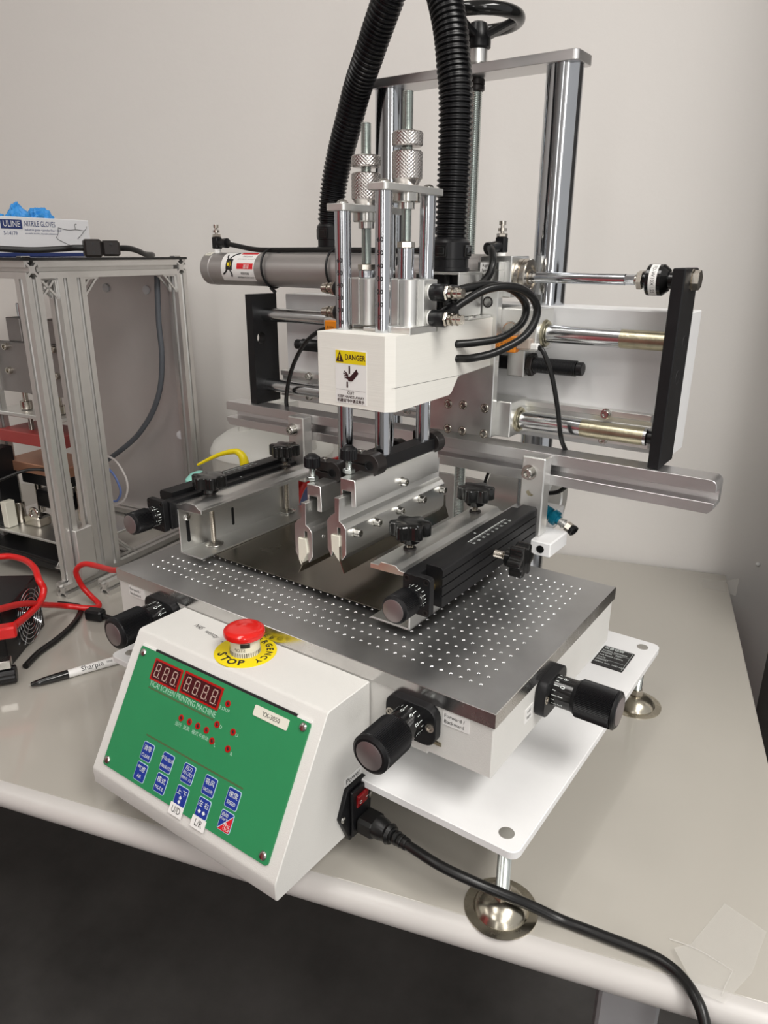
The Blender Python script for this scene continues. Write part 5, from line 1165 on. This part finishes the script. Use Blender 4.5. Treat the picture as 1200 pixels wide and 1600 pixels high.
BC = Thing('black_plug', 'black plug and lead on the bench behind the pen, running behind the printer', 'plug', (-.7450, .1130, TZ))
BC.part('plug', MB().obox((-.7450, .1130, -.1845), (.94, .34, 0), (-.34, .94, 0), (0, 0, 1), .0150, .0090, .0090, .003), M['black'])
BC.part('cable', MB().tube([(-.7320, .1180, -.1845), (-.7150, .1230, -.1880), (-.6900, .1330, -.1893), (-.6300, .1550, -.1893), (-.5500, .2000, -.1893)], .0042, 12), M['rubber'])
# ---- marker pen
p0 = V((-.6455, -.0524, TZ+.0061)); pe = V((-.5975, .0760, TZ+.0061)); pdv = (pe-p0).normalized()
PM = Thing('marker_pen', 'black capped grey barrelled marker pen lying on the bench', 'pen', (p0.x, p0.y, TZ))
PM.part('cap', MB().lathe(p0, pdv, [(0, .0022), (.0010, .0030), (.016, .0050), (.034, .0058), (.044, .0060), (.047, .0060)], 28), M['blackgloss'], label='black tapered cap')
PM.part('barrel', MB().lathe(p0+pdv*.047, pdv, [(0, .0056), (.0600, .0060), (.0720, .0055), (.0860, .0045), (.0900, .0042)], 28), M['paper'])
pu2 = V((pdv.y, -pdv.x, 0))
sd = (pu2*.75+V((0, 0, .66))).normalized(); sv = sd.cross(pdv).normalized(); 
if sv.z < 0: sv = -sv
PM.part('lettering', text_mesh([('Sharpie', p0+pdv*.078+sd*.0062, pdv, sv, .0100, 'CENTER'), ('FINE', p0+pdv*.101+sd*.0062, pdv, sv, .0040, 'CENTER')]), M['ink'])
# ---- containers behind the printer
def wpt(x, y, z): a, b = w2m(x, y); return (a, b, z)
JC = wpt(-.560, .690, TZ)
J = Thing('plastic_jug', 'squat white plastic jug with domed shoulder and handle near the back wall', 'jug', JC)
J.part('body', MB().lathe(JC, (0, 0, 1), [(0, .104), (.004, .110), (.190, .113), (.196, .116), (.201, .115), (.214, .108), (.228, .088), (.238, .055), (.243, .034), (.246, .030)], 56), M['jug'])
J.part('handle', MB().tube([wpt(-.600, .660, TZ+.232), wpt(-.590, .655, TZ+.262), wpt(-.555, .650, TZ+.275), wpt(-.500, .650, TZ+.268), wpt(-.475, .655, TZ+.245), wpt(-.468, .660, TZ+.212)], .0130, 14), M['jug'])
J.part('neck', MB().lathe(wpt(-.545, .700, TZ+.240), (0, 0, 1), [(0, .030), (.030, .030), (.032, .034), (.050, .034), (.052, .030)], 32), M['jug'])
BCn = wpt(-.4815, .450, TZ)
B_ = Thing('squeeze_bottle', 'small squeeze bottle with long bent yellow nozzle behind the left arm', 'bottle', BCn)
B_.part('body', MB().lathe(BCn, (0, 0, 1), [(0, .026), (.003, .028), (.150, .028), (.165, .020), (.170, .012), (.186, .012)], 32), M['jug'])
B_.part('nozzle', MB().tube([wpt(-.4815, .450, TZ+.186), wpt(-.4812, .450, .0150), wpt(-.4812, .450, .0380), wpt(-.4835, .450, .0540), wpt(-.4900, .450, .0610), wpt(-.5000, .450, .0625), wpt(-.5280, .450, .0540), wpt(-.5660, .450, .0345)], .004, 14, 8, radii=lambda i, n: .0076*(1-.74*max(0, (i/n-.30)/.70))), M['yellow'], label='yellow bent nozzle')
MC = wpt(-.578, .470, TZ)
MBt = Thing('capped_bottle', 'bottle with pale mint green rounded cap behind the left slide', 'bottle', MC)
MBt.part('body', MB().lathe(MC, (0, 0, 1), [(0, .024), (.003, .026), (.150, .026), (.165, .018), (.172, .016)], 28), M['jug'])
MBt.part('cap', MB().lathe((MC[0], MC[1], TZ+.1690), (0, 0, 1), [(0, .018), (.006, .022), (.018, .0245), (.030, .0225), (.038, .015), (.042, .005)], 32), M['mint'])
BL = wpt(-.425, .560, TZ)
T_ = Thing('lidded_tub', 'white tub with dark blue lid behind the left squeegee', 'tub', BL)
T_.part('body', MB().lathe(BL, (0, 0, 1), [(0, .045), (.003, .050), (.145, .054)], 40), M['jug'])
T_.part('lid', MB().lathe((BL[0], BL[1], TZ+.1452), (0, 0, 1), [(0, .057), (.012, .057), (.014, .054), (.022, .050), (.022, .030)], 40), M['navy'])
R_ = wpt(-.350, .520, TZ)
single('red_hose', MB().tube([wpt(-.395, .40, TZ+.006), wpt(-.385, .40, -.060), wpt(-.375, .405, .010), wpt(-.365, .430, .040), wpt(-.345, .480, .052), wpt(-.322, .500, .0500), wpt(-.300, .520, .020), wpt(-.290, .540, -.100), wpt(-.288, .545, TZ+.006)], .0075, 12), M['red'], 'red hose looping up behind the left squeegee clamp', 'hose', wpt(-.34, .47, TZ))
# ---- added unseen reflector: cabinet shape standing in for an operator's red shirt
SC = bpy.data.objects.new('crimson_reflector', None); col.objects.link(SC); SC.location = (-1.55, -1.05, 0)
SC['label'] = 'added unseen crimson reflector shaped as a cabinet, standing in for an operator in a red shirt'; SC['category'] = 'reflector'
def spart(n_, mb, m):
    o = bpy.data.objects.new(n_, mb.mesh(n_, m, (-1.55, -1.05, 0))); col.objects.link(o); o.parent = SC; return o
spart('case', MB().box(-2.05, -1.02, -1.35, -.87, .03, 1.45, .004), M['shirt'])
spart('door', MB().box(-2.04, -1.54, -.8698, -.85, .06, 1.42, .003), M['shirt'])
spart('door', MB().box(-1.53, -1.03, -.8698, -.85, .06, 1.42, .003), M['shirt'])
for hx in (-1.58, -1.49): spart('handle', MB().box(hx-.006, hx+.006, -.8498, -.835, .70, .82, .002), M['steel'])
for lx in (-2.03, -1.06):
    for ly in (-1.33, -.91): spart('foot', MB().box(lx, lx+.03, ly, ly+.03, 0, .0298), M['black'])
